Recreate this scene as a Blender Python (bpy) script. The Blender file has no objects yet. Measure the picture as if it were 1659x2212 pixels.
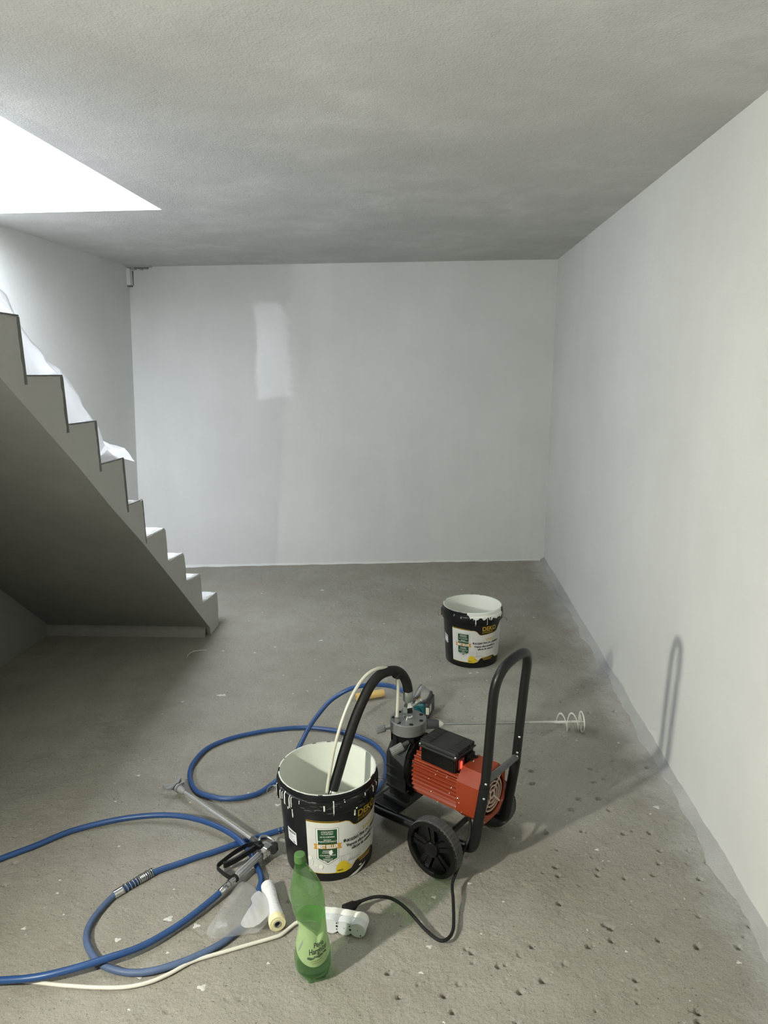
import bpy, bmesh, math, random
import numpy as np
from mathutils import Vector, Matrix, noise

random.seed(7)
np.random.seed(7)
scene = bpy.context.scene
col = scene.collection

# ------------------------------------------------------------------ camera
cam_d = bpy.data.cameras.new('camera')
cam = bpy.data.objects.new('camera', cam_d)
col.objects.link(cam)
cam_d.sensor_fit = 'HORIZONTAL'
cam_d.sensor_width = 36.0
cam_d.lens = 36.0 * 1524.03 / 1659.0
cam_d.clip_start = 0.05
R_ = Vector((0.998, 0.061, -0.009)); F_ = Vector((-0.0612, 0.9769, -0.2046))
F_.normalize()
R_ = (R_ - F_ * R_.dot(F_)).normalized()
U_ = R_.cross(F_)
m = Matrix((R_, U_, -F_)).transposed().to_4x4()
m.translation = Vector((0, 0, 1.62))
cam.matrix_world = m
scene.camera = cam

# ------------------------------------------------------------------ sky, lights, exposure
world = bpy.data.worlds.new('overcast_sky')
scene.world = world
world.use_nodes = True
bg = world.node_tree.nodes['Background']
bg.inputs['Color'].default_value = (0.84, 0.89, 1.0, 1)
bg.inputs['Strength'].default_value = 21.5

def add_light(name, kind, loc, energy, color, **kw):
    d = bpy.data.lights.new(name, kind)
    d.energy = energy
    d.color = color
    for k, v in kw.items():
        setattr(d, k, v)
    o = bpy.data.objects.new(name, d)
    o.location = loc
    col.objects.link(o)
    return o

# portal over the stair opening: only guides sampling of the sky
po = add_light('stair_opening_portal', 'AREA', (-1.84, 2.30, 2.66), 1.0, (1, 1, 1), shape='RECTANGLE', size=1.04, size_y=2.9)
po.data.cycles.is_portal = True
# LED flood lamp standing left of the photographer, aimed across the room (source of the hard shadows)
lamp = add_light('work_lamp', 'AREA', (-1.46, 0.54, 1.235), 58.0, (0.985, 0.97, 0.86), shape='SQUARE', size=0.08)
lamp.rotation_euler = Vector((math.cos(math.radians(16)), math.sin(math.radians(16)), -0.20)).to_track_quat('-Z', 'Y').to_euler()

vs = scene.view_settings
vs.view_transform = 'Standard'
vs.look = 'None'
vs.gamma = 1
vs.use_curve_mapping = False
vs.exposure = 0.14
scene.cycles.max_bounces = 10
scene.cycles.diffuse_bounces = 6
scene.cycles.transparent_max_bounces = 16
scene.cycles.sample_clamp_indirect = 6.0

# ------------------------------------------------------------------ materials
class Nodes:
    def __init__(self, name):
        self.m = bpy.data.materials.new(name)
        self.m.use_nodes = True
        self.t = self.m.node_tree
        self.b = self.t.nodes['Principled BSDF']
        self.out = self.t.nodes['Material Output']
        self.tc = None

    def n(self, typ, **kw):
        nd = self.t.nodes.new(typ)
        for k, v in kw.items():
            if k in nd.inputs.keys() if isinstance(k, str) else False:
                nd.inputs[k].default_value = v
            else:
                setattr(nd, k, v)
        return nd

    def link(self, a, b):
        self.t.links.new(a, b)

    def coord(self, scale=(1, 1, 1)):
        if self.tc is None:
            self.tc = self.n('ShaderNodeTexCoord')
        mp = self.n('ShaderNodeMapping')
        mp.inputs['Scale'].default_value = scale
        self.link(self.tc.outputs['Object'], mp.inputs['Vector'])
        return mp.outputs['Vector']

    def noise(self, scale, detail=4.0, rough=0.55, stretch=(1, 1, 1)):
        nd = self.n('ShaderNodeTexNoise')
        nd.inputs['Scale'].default_value = scale
        nd.inputs['Detail'].default_value = detail
        nd.inputs['Roughness'].default_value = rough
        self.link(self.coord(stretch), nd.inputs['Vector'])
        return nd.outputs['Fac']

    def ramp(self, fac, stops):
        r = self.n('ShaderNodeValToRGB')
        el = r.color_ramp.elements
        while len(el) < len(stops):
            el.new(0.5)
        for e, (p, c) in zip(el, stops):
            e.position = p
            e.color = (c, c, c, 1) if isinstance(c, (int, float)) else (*c, 1)
        self.link(fac, r.inputs['Fac'])
        return r.outputs['Color']

    def mix(self, fac, a, b, mode='MIX'):
        x = self.n('ShaderNodeMix', data_type='RGBA', blend_type=mode)
        for sock, v in ((x.inputs[0], fac), (x.inputs[6], a), (x.inputs[7], b)):
            if hasattr(v, 'links'):
                self.link(v, sock)
            elif isinstance(v, (int, float)):
                sock.default_value = v if sock == x.inputs[0] else (v, v, v, 1)
            else:
                sock.default_value = (*v, 1)
        return x.outputs[2]

    def math(self, op, a, b=0.0):
        x = self.n('ShaderNodeMath', operation=op)
        for s, v in ((x.inputs[0], a), (x.inputs[1], b)):
            if hasattr(v, 'links'):
                self.link(v, s)
            else:
                s.default_value = v
        return x.outputs[0]

    def bump(self, height, strength=0.3, dist=0.01, prev=None):
        b = self.n('ShaderNodeBump')
        b.inputs['Strength'].default_value = strength
        b.inputs['Distance'].default_value = dist
        self.link(height, b.inputs['Height'])
        if prev is not None:
            self.link(prev, b.inputs['Normal'])
        return b.outputs['Normal']

    def set(self, **kw):
        names = dict(color='Base Color', rough='Roughness', metal='Metallic', normal='Normal', emit='Emission Color', emit_s='Emission Strength',
                     spec='Specular IOR Level', coat='Coat Weight', trans='Transmission Weight', ior='IOR', alpha='Alpha')
        for k, v in kw.items():
            s = self.b.inputs[names[k]]
            if hasattr(v, 'links'):
                self.link(v, s)
            elif isinstance(v, tuple):
                s.default_value = (*v, 1)
            else:
                s.default_value = v
        return self


def simple(name, color, rough=0.5, metal=0.0, var=0.12, nscale=60.0, bump=0.0, bscale=300.0, **kw):
    k = Nodes(name)
    f = k.noise(nscale, 4)
    lo = tuple(c * (1 - var) for c in color)
    hi = tuple(min(1, c * (1 + var)) for c in color)
    k.set(color=k.mix(f, lo, hi), metal=metal, **kw)
    k.set(rough=k.ramp(k.noise(nscale * .7, 3), [(0.3, max(0.02, rough - .08)), (0.7, min(1, rough + .08))]))
    if bump:
        k.set(normal=k.bump(k.noise(bscale, 3), bump, 0.002))
    return k.m


def plaster(name, base, var, mottled=1.0, grain=0.35, streak=0.0, rough=0.75, patch=None, under=None):
    k = Nodes(name)
    big = k.noise(1.3, 5, 0.6)
    med = k.noise(5.5, 4, 0.6, (1, 1, 0.55))
    c = k.mix(k.ramp(big, [(0.3, 0.0), (0.7, 1.0)]), tuple(b * (1 - var) for b in base), base)
    c = k.mix(k.math('MULTIPLY', k.ramp(med, [(0.35, 0.0), (0.7, 1.0)]), 0.5 * mottled), c, tuple(b * (1 - 0.8 * var) for b in base))
    if streak:
        st = k.noise(4.2, 4, 0.6, (1, 1, 0.13))
        where = k.ramp(k.noise(0.9, 2, 0.5), [(0.38, 0.15), (0.62, 1.0)])
        c = k.mix(k.math('MULTIPLY', k.math('MULTIPLY', k.ramp(st, [(0.42, 0.0), (0.70, 1.0)]), where), streak), c, tuple(min(1, b * 1.14) for b in base))
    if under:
        # darker grey on the wall beneath the stair flight: below the line z = z0 + slope * (y0 - y)
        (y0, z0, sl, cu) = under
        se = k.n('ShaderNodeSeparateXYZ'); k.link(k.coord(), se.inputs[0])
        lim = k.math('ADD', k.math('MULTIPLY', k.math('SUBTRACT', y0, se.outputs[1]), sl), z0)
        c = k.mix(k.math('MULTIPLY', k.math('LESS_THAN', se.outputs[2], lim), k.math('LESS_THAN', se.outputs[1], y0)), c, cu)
    fine = k.noise(150, 3, 0.6)
    lump = k.noise(26, 4, 0.6)
    n = k.bump(fine, grain, 0.004)
    n = k.bump(lump, 0.28 * mottled, 0.006, n)
    k.set(color=c, rough=rough, normal=n, spec=0.3)
    if patch:
        # paint still wet: glossier, its reflection also painted in as a lighter tone
        (x0, x1, z0, z1) = patch
        sep = k.n('ShaderNodeSeparateXYZ')
        k.link(k.coord(), sep.inputs[0])
        wob = k.math('MULTIPLY', k.math('SUBTRACT', k.noise(9, 3), 0.5), 0.12)
        def band(v, a, b, w):
            v = k.math('ADD', v, wob)
            up = k.n('ShaderNodeMapRange', interpolation_type='SMOOTHSTEP'); k.link(v, up.inputs[0])
            up.inputs[1].default_value = a - w; up.inputs[2].default_value = a + w
            dn = k.n('ShaderNodeMapRange', interpolation_type='SMOOTHSTEP'); k.link(v, dn.inputs[0])
            dn.inputs[1].default_value = b - w; dn.inputs[2].default_value = b + w
            dn.inputs[3].default_value = 1; dn.inputs[4].default_value = 0
            return k.math('MULTIPLY', up.outputs[0], dn.outputs[0])
        msk = k.math('MULTIPLY', band(sep.outputs[0], x0, x1, 0.03), band(sep.outputs[2], z0, z1, 0.02))
        k.set(rough=k.mix(msk, rough, 0.33), color=k.mix(k.math('MULTIPLY', msk, 0.6), c, tuple(min(1, b * 1.15) for b in base)))
        k.set(spec=k.math('ADD', k.math('MULTIPLY', msk, 0.35), 0.3))
    return k.m


M = {}
M['wall'] = plaster('white_roller_painted_plaster', (0.68, 0.685, 0.655), 0.10, 0.7, 0.25, 0.22)
M['wall_left'] = plaster('white_painted_plaster_darker_under_stairs', (0.68, 0.685, 0.655), 0.10, 0.7, 0.25, 0.22, under=(4.05, 0.06, 0.85, (0.235, 0.24, 0.215)))
M['wall_back'] = plaster('white_plaster_wet_patch_painted_sheen', (0.68, 0.685, 0.655), 0.10, 0.7, 0.25, 0.3, patch=(-1.36, -1.10, 1.36, 2.10))
M['ceiling'] = plaster('grey_primed_ceiling', (0.60, 0.60, 0.575), 0.30, 1.9, 0.7, 0.0)
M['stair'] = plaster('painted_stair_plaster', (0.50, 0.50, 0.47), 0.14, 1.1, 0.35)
M['soffit'] = plaster('dark_grey_soffit', (0.235, 0.24, 0.215), 0.25, 1.3, 0.35)
M['stair_top'] = plaster('fresh_white_stair_tread', (0.74, 0.75, 0.74), 0.08, 1.2, 0.8)
M['bare'] = simple('bare_grey_cement', (0.16, 0.165, 0.16), 0.9, var=.35, nscale=40, bump=.5, bscale=120)
M['mortar'] = plaster('rough_mortar', (0.47, 0.47, 0.45), 0.25, 1.5, 0.9)
M['dark_mortar'] = plaster('old_mortar', (0.25, 0.25, 0.23), 0.3, 1.5, 0.9)


def concrete():
    k = Nodes('rough_concrete_floor')
    big = k.noise(0.9, 5, 0.6)
    med = k.noise(6, 5, 0.65)
    c = k.mix(k.ramp(big, [(0.33, 0.0), (0.68, 1.0)]), (0.282, 0.266, 0.224), (0.365, 0.352, 0.306))
    c = k.mix(k.math('MULTIPLY', k.ramp(med, [(0.45, 0.0), (0.75, 1.0)]), 0.6), c, (0.245, 0.226, 0.192))
    br = k.noise(2.3, 4, 0.6)
    c = k.mix(k.math('MULTIPLY', k.ramp(br, [(0.55, 0.0), (0.75, 1.0)]), 0.35), c, (0.30, 0.25, 0.20))
    g = k.noise(330, 3, 0.65)
    c = k.mix(k.math('MULTIPLY', k.ramp(g, [(0.32, 1.0), (0.50, 0.0)]), 0.55), c, (0.14, 0.13, 0.11))
    for sc_, thr, amt in ((48, .16, .75), (95, .20, .6)):
        vo = k.n('ShaderNodeTexVoronoi'); vo.inputs['Scale'].default_value = sc_
        k.link(k.coord((1, 1.2, 1)), vo.inputs['Vector'])
        pick = k.ramp(vo.outputs['Color'], [(0.60, 0.0), (0.64, 1.0)])
        dot = k.ramp(vo.outputs['Distance'], [(thr * .55, 1.0), (thr, 0.0)])
        c = k.mix(k.math('MULTIPLY', k.math('MULTIPLY', pick, dot), amt), c, (0.085, 0.078, 0.068))
    w = k.noise(75, 2, 0.6)
    c = k.mix(k.math('MULTIPLY', k.ramp(w, [(0.66, 0.0), (0.74, 1.0)]), 0.5), c, (0.50, 0.49, 0.46))
    # white overspray along the right wall
    sep = k.n('ShaderNodeSeparateXYZ'); k.link(k.coord(), sep.inputs[0])
    wob = k.math('MULTIPLY', k.math('SUBTRACT', k.noise(5, 5, .7), 0.5), 0.30)
    mr = k.n('ShaderNodeMapRange', interpolation_type='SMOOTHSTEP')
    k.link(k.math('ADD', sep.outputs[0], wob), mr.inputs[0])
    mr.inputs[1].default_value = 0.80; mr.inputs[2].default_value = 0.99
    c = k.mix(k.math('MULTIPLY', mr.outputs[0], 0.75), c, (0.50, 0.50, 0.48))
    n = k.bump(k.noise(110, 4, 0.65), 0.7, 0.006)
    n = k.bump(k.noise(34, 4, 0.6), 0.45, 0.008, n)
    k.set(color=c, rough=0.9, normal=n, spec=0.2)
    return k.m


M['floor'] = concrete()
M['paint_w'] = simple('white_wet_paint', (0.74, 0.76, 0.70), 0.4, var=.05)
M['paint_old'] = simple('dried_paint_drops', (0.56, 0.56, 0.52), 0.6, var=.15, nscale=80)
M['paint_in'] = simple('white_paint_in_bucket', (0.70, 0.73, 0.66), 0.45, var=.06, nscale=25)
M['black_p'] = simple('black_bucket_plastic', (0.006, 0.007, 0.008), 0.35, var=.4, nscale=30, spec=.35)
M['black_m'] = simple('black_powder_coat', (0.007, 0.0075, 0.008), 0.42, var=.3, nscale=200, spec=.35)
M['black_r'] = simple('black_rubber', (0.009, 0.009, 0.009), 0.62, var=.3, spec=.3)
M['tyre'] = simple('dusty_rubber_tread', (0.055, 0.055, 0.052), 0.85, var=.4, nscale=40)
M['dark_pl'] = simple('dark_glossy_plastic', (0.005, 0.005, 0.005), 0.3, var=.3, spec=.35)
M['box_pl'] = simple('dusty_black_plastic', (0.024, 0.025, 0.024), 0.55, var=.35, nscale=25, spec=.35)
M['gear'] = simple('dark_grey_casting', (0.047, 0.050, 0.048), 0.55, var=.25, nscale=30)
M['head'] = simple('mid_grey_casting', (0.18, 0.19, 0.18), 0.5, metal=0.3, var=.12)
M['knob'] = simple('grey_knob_plastic', (0.15, 0.155, 0.15), 0.5, var=.15)
M['hole'] = simple('black_recess', (0.006, 0.006, 0.006), 0.8)
M['orange'] = simple('orange_enamel', (0.24, 0.034, 0.009), 0.42, var=.15, nscale=18)
M['orange_d'] = simple('dusty_orange_enamel', (0.40, 0.10, 0.05), 0.55, var=.2, nscale=30)
M['grille'] = simple('dusty_grille', (0.50, 0.36, 0.29), 0.6, var=.15)
M['chrome'] = simple('chromed_steel', (0.72, 0.73, 0.74), 0.18, metal=1.0, var=.05)
M['steel'] = simple('brushed_steel', (0.50, 0.51, 0.51), 0.35, metal=1.0, var=.12, nscale=90)
M['zinc'] = simple('zinc_ferrule', (0.30, 0.33, 0.30), 0.38, metal=0.7, var=.15)
M['brass'] = simple('brass', (0.45, 0.32, 0.13), 0.3, metal=1.0)
M['lance'] = simple('dusty_aluminium', (0.55, 0.56, 0.56), 0.4, metal=0.6, var=.1)
M['tipgrey'] = simple('grey_plastic_guard', (0.26, 0.265, 0.26), 0.55, var=.12)
M['blue'] = simple('blue_hose_sheath', (0.020, 0.066, 0.195), 0.38, var=.2, nscale=20)
M['blue_dusty'] = simple('dusty_blue_hose_sheath', (0.075, 0.115, 0.21), 0.55, var=.35, nscale=22)
M['white_c'] = simple('off_white_cable', (0.66, 0.64, 0.56), 0.5, var=.06)
M['tube_w'] = simple('cream_return_tube', (0.55, 0.54, 0.45), 0.42, var=.08)
M['strip_w'] = simple('white_plastic', (0.78, 0.78, 0.74), 0.38, var=.04)
M['strip_g'] = simple('pale_grey_plastic', (0.62, 0.65, 0.66), 0.4, var=.04)
M['lab_w'] = simple('white_label_print', (0.62, 0.62, 0.60), 0.35, var=.12, nscale=14)
M['lab_k'] = simple('black_label_print', (0.012, 0.012, 0.012), 0.3)
M['lab_green'] = simple('green_label_print', (0.012, 0.065, 0.022), 0.35)
M['lab_gold'] = simple('gold_label_print', (0.52, 0.34, 0.03), 0.35)
M['lab_gold2'] = simple('ribbon_orange_print', (0.55, 0.28, 0.03), 0.35)
M['lab_yel'] = simple('yellow_label_print', (0.62, 0.47, 0.02), 0.35)
M['lab_line'] = simple('grey_line_print', (0.20, 0.20, 0.20), 0.4)
M['lab_ink'] = simple('black_ink', (0.03, 0.03, 0.03), 0.4)
M['sticker'] = simple('white_paper_sticker', (0.70, 0.72, 0.76), 0.5, var=.04)
M['teal'] = simple('teal_tool_plastic', (0.010, 0.095, 0.11), 0.45, var=.1)
M['tool_g'] = simple('dark_tool_plastic', (0.045, 0.045, 0.05), 0.5, var=.1)
M['paddle'] = simple('dried_white_paint', (0.62, 0.61, 0.55), 0.6, var=.1, nscale=100)
M['foam'] = simple('yellow_roller_nap', (0.78, 0.54, 0.13), 0.9, var=.12, nscale=150, bump=.6, bscale=500)
M['tape'] = simple('cream_masking_tape', (0.78, 0.72, 0.44), 0.6, var=.06)
M['core'] = simple('grey_cardboard_core', (0.22, 0.21, 0.2), 0.8)
M['green_cap'] = simple('green_cap', (0.070, 0.165, 0.045), 0.4, var=.08)
k = Nodes('lit_red_rocker'); k.set(color=(0.25, 0.02, 0.02), rough=0.3, emit=(1.0, 0.05, 0.03), emit_s=2.5); M['red_lit'] = k.m
M['red_off'] = simple('red_rocker_plastic', (0.22, 0.04, 0.035), 0.3)


def thin_film(name, tint, opac, rough, white=0.8, gloss=0.12, transl=0.5):
    k = Nodes(name)
    tr = k.n('ShaderNodeBsdfTransparent'); tr.inputs[0].default_value = (*tint, 1)
    df = k.n('ShaderNodeBsdfDiffuse'); df.inputs[0].default_value = (white, white, white, 1) if not isinstance(white, tuple) else (*white, 1)
    tl = k.n('ShaderNodeBsdfTranslucent'); tl.inputs[0].default_value = df.inputs[0].default_value
    gl = k.n('ShaderNodeBsdfGlossy'); gl.inputs['Roughness'].default_value = rough
    gl.inputs[0].default_value = (0.9, 0.9, 0.9, 1)
    a = k.n('ShaderNodeMixShader'); a.inputs[0].default_value = transl
    k.link(df.outputs[0], a.inputs[1]); k.link(tl.outputs[0], a.inputs[2])
    b = k.n('ShaderNodeMixShader')
    if opac < 1:
        f = k.noise(11, 3)
        k.link(k.ramp(f, [(0.3, max(0, opac - .07)), (0.7, min(1, opac + .07))]), b.inputs[0])
    else:
        b.inputs[0].default_value = 1
    k.link(tr.outputs[0], b.inputs[1]); k.link(a.outputs[0], b.inputs[2])
    c = k.n('ShaderNodeMixShader')
    fr = k.n('ShaderNodeLayerWeight'); fr.inputs[0].default_value = 0.5
    mm = k.math('ADD', k.math('MULTIPLY', k.math('POWER', fr.outputs['Facing'], 4.0), 0.75), 0.03 + gloss * 0.05)
    k.link(mm, c.inputs[0])
    nb = k.bump(k.noise(45, 3), 0.25, 0.004)
    k.link(nb, gl.inputs['Normal'])
    k.link(b.outputs[0], c.inputs[1]); k.link(gl.outputs[0], c.inputs[2])
    k.link(c.outputs[0], k.out.inputs['Surface'])
    return k.m


M['film_clear'] = thin_film('clear_masking_film', (0.97, 0.97, 0.97), 0.34, 0.15, 0.75)
M['film_white'] = thin_film('milky_masking_film', (0.95, 0.95, 0.95), 0.80, 0.2, 0.92)
M['film_roll'] = simple('wound_white_film', (0.80, 0.81, 0.82), 0.3, var=.06, nscale=90, bump=.3, bscale=90)
M['sheet'] = thin_film('white_dust_sheet', (0.95, 0.95, 0.97), 0.93, 0.3, 0.80, transl=0.55)
M['wrap'] = thin_film('clear_wrapper', (0.98, 0.97, 0.98), 0.18, 0.08, 0.85)
M['pet'] = thin_film('green_bottle_plastic', (0.62, 0.84, 0.56), 0.20, 0.05, (0.30, 0.54, 0.23), gloss=1.2, transl=0.6)
M['pet_base'] = thin_film('thick_green_bottle_base', (0.52, 0.80, 0.50), 0.16, 0.06, (0.18, 0.42, 0.15), transl=0.6)
M['liquid'] = thin_film('green_tinted_liquid', (0.55, 0.74, 0.56), 0.10, 0.05, (0.05, 0.20, 0.08), transl=0.6)
M['bottle_label'] = thin_film('pale_green_bottle_label', (0.75, 0.95, 0.6), 0.85, 0.3, (0.50, 0.66, 0.34), transl=0.35)
M['glass'] = thin_film('gauge_glass', (0.9, 0.9, 0.92), 0.35, 0.05, 0.5)

# ------------------------------------------------------------------ mesh helpers
class MB:
    def __init__(self):
        self.v = []; self.f = []; self.s = []

    def add(self, vs, fs, smooth=False):
        o = len(self.v)
        self.v += [tuple(v) for v in vs]
        self.f += [tuple(i + o for i in f) for f in fs]
        self.s += [smooth] * len(fs)

    def box(self, lo, hi, mat=None, bev=0.0):
        x0, y0, z0 = lo; x1, y1, z1 = hi
        if bev <= 0:
            vs = [(x0, y0, z0), (x1, y0, z0), (x1, y1, z0), (x0, y1, z0), (x0, y0, z1), (x1, y0, z1), (x1, y1, z1), (x0, y1, z1)]
            fs = [(0, 3, 2, 1), (4, 5, 6, 7), (0, 1, 5, 4), (1, 2, 6, 5), (2, 3, 7, 6), (3, 0, 4, 7)]
            if mat: vs = [mat @ Vector(v) for v in vs]
            self.add(vs, fs)
        else:
            bm = bmesh.new()
            bmesh.ops.create_cube(bm, size=1)
            for v in bm.verts:
                v.co = Vector(((x0 + x1) / 2 + v.co.x * (x1 - x0), (y0 + y1) / 2 + v.co.y * (y1 - y0), (z0 + z1) / 2 + v.co.z * (z1 - z0)))
            bmesh.ops.bevel(bm, geom=bm.edges[:], offset=bev, segments=2, affect='EDGES', profile=0.6)
            self.from_bm(bm, mat)

    def from_bm(self, bm, mat=None, smooth=False):
        bm.verts.index_update()
        vs = [(mat @ v.co) if mat else v.co.copy() for v in bm.verts]
        self.add(vs, [[v.index for v in f.verts] for f in bm.faces], smooth)
        bm.free()

    def tube(self, pts, r, segs=12, closed=False, caps=True, smooth=True):
        pts = [Vector(p) for p in pts]
        n = len(pts)
        rr = r if isinstance(r, (list, tuple)) else [r] * n
        tang = []
        for i in range(n):
            a = pts[(i - 1) % n] if (closed or i > 0) else pts[i]
            b = pts[(i + 1) % n] if (closed or i < n - 1) else pts[i]
            d = (b - a)
            tang.append(d.normalized() if d.length > 1e-9 else Vector((0, 0, 1)))
        up = Vector((0, 0, 1))
        if abs(tang[0].dot(up)) > 0.95: up = Vector((1, 0, 0))
        nrm = (up - tang[0] * up.dot(tang[0])).normalized()
        vs = []
        for i in range(n):
            nrm = (nrm - tang[i] * nrm.dot(tang[i])).normalized()
            bi = tang[i].cross(nrm)
            for s in range(segs):
                a = 2 * math.pi * s / segs
                vs.append(pts[i] + (nrm * math.cos(a) + bi * math.sin(a)) * rr[i])
        fs = []
        for i in range(n if closed else n - 1):
            j = (i + 1) % n
            for s in range(segs):
                t = (s + 1) % segs
                fs.append((i * segs + s, i * segs + t, j * segs + t, j * segs + s))
        self.add(vs, fs, smooth)
        if caps and not closed:
            self.add(vs[:segs], [tuple(range(segs))[::-1]])
            self.add(vs[-segs:], [tuple(range(segs))])

    def cyl(self, a, b, r0, r1=None, segs=24, smooth=True):
        self.tube([a, b], [r0, r0 if r1 is None else r1], segs, smooth=smooth)

    def lathe(self, prof, segs=48, mat=None, smooth=True, arc=None):
        # prof: (r, z) pairs round the local z axis
        n = len(prof)
        full = arc is None
        a0, a1 = (0, 2 * math.pi) if full else arc
        cnt = segs if full else segs + 1
        vs = []
        for s in range(cnt):
            a = a0 + (a1 - a0) * s / segs
            for (r, z) in prof:
                v = Vector((r * math.cos(a), r * math.sin(a), z))
                vs.append(mat @ v if mat else v)
        fs = []
        for s in range(segs):
            t = (s + 1) % cnt
            for i in range(n - 1):
                fs.append((s * n + i, t * n + i, t * n + i + 1, s * n + i + 1))
        self.add(vs, fs, smooth)

    def prism(self, poly, d0, d1, axis='z', mat=None, smooth=False):
        # poly in the plane across the axis; d0..d1 along the axis
        def P(u, v, d):
            p = {'z': (u, v, d), 'x': (d, u, v), 'y': (u, d, v)}[axis]
            return (mat @ Vector(p)) if mat else p
        n = len(poly)
        vs = [P(u, v, d0) for u, v in poly] + [P(u, v, d1) for u, v in poly]
        self.add(vs, [tuple(range(n))[::-1], tuple(range(n, 2 * n))])
        self.add(vs, [(i, (i + 1) % n, n + (i + 1) % n, n + i) for i in range(n)], smooth)

    def build(self, name, mat, parent=None, kind=None, auto=35):
        me = bpy.data.meshes.new(name)
        me.from_pydata(self.v, [], self.f)
        bm = bmesh.new(); bm.from_mesh(me)
        bmesh.ops.remove_doubles(bm, verts=bm.verts, dist=1e-6)
        bmesh.ops.recalc_face_normals(bm, faces=bm.faces)
        bm.to_mesh(me); bm.free()
        if any(self.s):
            for p in me.polygons: p.use_smooth = True
            me.set_sharp_from_angle(angle=math.radians(auto))
        me.materials.append(mat)
        return link(name, me, parent, kind)


def link(name, me, parent=None, kind=None):
    o = bpy.data.objects.new(name, me)
    col.objects.link(o)
    if parent is not None: o.parent = parent
    if kind: o['kind'] = kind
    return o


def thing(name, label, cat, loc=(0, 0, 0), rotz=0.0, group=None):
    o = bpy.data.objects.new(name, None)
    o.empty_display_size = 0.05
    col.objects.link(o)
    o.location = loc
    o.rotation_euler = (0, 0, rotz)
    o['label'] = label
    o['category'] = cat
    if group: o['group'] = group
    return o


def smooth_path(pts, per=8, closed=False):
    pts = [Vector(p) for p in pts]
    n = len(pts)
    out = []
    rng = n if closed else n - 1
    for i in range(rng):
        p0 = pts[(i - 1) % n] if (closed or i > 0) else pts[0] * 2 - pts[1]
        p1 = pts[i]; p2 = pts[(i + 1) % n]
        p3 = pts[(i + 2) % n] if (closed or i + 2 < n) else pts[-1] * 2 - pts[-2]
        for s in range(per):
            t = s / per
            # centripetal-like: plain Catmull-Rom is fine for evenly spaced points
            out.append(0.5 * ((2 * p1) + (p2 - p0) * t + (2 * p0 - 5 * p1 + 4 * p2 - p3) * t * t + (3 * p1 - p0 - 3 * p2 + p3) * t ** 3))
    if not closed: out.append(pts[-1])
    return out


def frame_to(a, b):
    # matrix putting local z along a->b with origin a
    a = Vector(a); d = (Vector(b) - a).normalized()
    q = Vector((0, 0, 1)).rotation_difference(d)
    return Matrix.Translation(a) @ q.to_matrix().to_4x4()


def struct(mb, name, mat, parent=None):
    return mb.build(name, mat, parent, 'structure')


# ================================================================== ROOM
XL, XR, HC = -2.3485, 0.9805, 2.388
HX, HY0, HY1 = -1.3318, 1.00, 3.691      # stair opening in the ceiling
YF = -2.6

# ---- floor: one graded grid with real pits and unevenness
pits = [[0.769, 2.096], [0.734, 2.041], [0.876, 2.029], [0.929, 2.107], [0.638, 2.022], [0.554, 2.03], [0.427, 2.022], [0.562, 2.06], [0.426, 2.064], [0.409, 1.901], [0.528, 1.82], [0.541, 1.809], [0.531, 1.762], [0.462, 1.739], [0.302, 1.729], [0.768, 1.752], [0.882, 1.757], [0.563, 1.634], [0.314, 1.618], [0.666, 1.771], [0.786, 2.254], [0.695, 2.244], [0.551, 2.25], [0.653, 2.446], [0.577, 2.441], [0.536, 2.374], [0.677, 2.38], [0.66, 2.554], [0.667, 2.646], [0.903, 2.667], [0.416, 2.535], [0.424, 2.623], [0.422, 2.236], [0.894, 3.144], [0.798, 3.42], [0.656, 3.229], [0.693, 1.544], [0.686, 1.515], [0.05, 1.56], [0.07, 1.51], [-0.10, 1.62], [-0.07, 1.55], [0.20, 1.66], [0.25, 1.58], [0.13, 1.70]]


def axis_pts(segs):
    out = []
    for a, b, s in segs:
        n = max(1, int(round((b - a) / s)))
        out += list(np.linspace(a, b, n, endpoint=False))
    out.append(segs[-1][1])
    return np.array(out)


gx = axis_pts([(-2.45, -1.5, 0.02), (-1.5, -0.15, 0.0065), (-0.15, 1.08, 0.004)])
gy = axis_pts([(-2.7, 1.15, 0.12), (1.15, 2.7, 0.0042), (2.7, 3.8, 0.006), (3.8, 5.95, 0.015)])
nx, ny = len(gx), len(gy)
X, Y = np.meshgrid(gx, gy)


def lattice(X, Y, cell, seed):
    r = np.random.RandomState(seed)
    g = r.rand(400, 400)
    u = X / cell + 150; v = Y / cell + 150
    i = np.floor(u).astype(int) % 399; j = np.floor(v).astype(int) % 399
    fu = u - np.floor(u); fv = v - np.floor(v)
    fu = fu * fu * (3 - 2 * fu); fv = fv * fv * (3 - 2 * fv)
    return (g[i, j] * (1 - fu) + g[i + 1, j] * fu) * (1 - fv) + (g[i, j + 1] * (1 - fu) + g[i + 1, j + 1] * fu) * fv - 0.5


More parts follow.
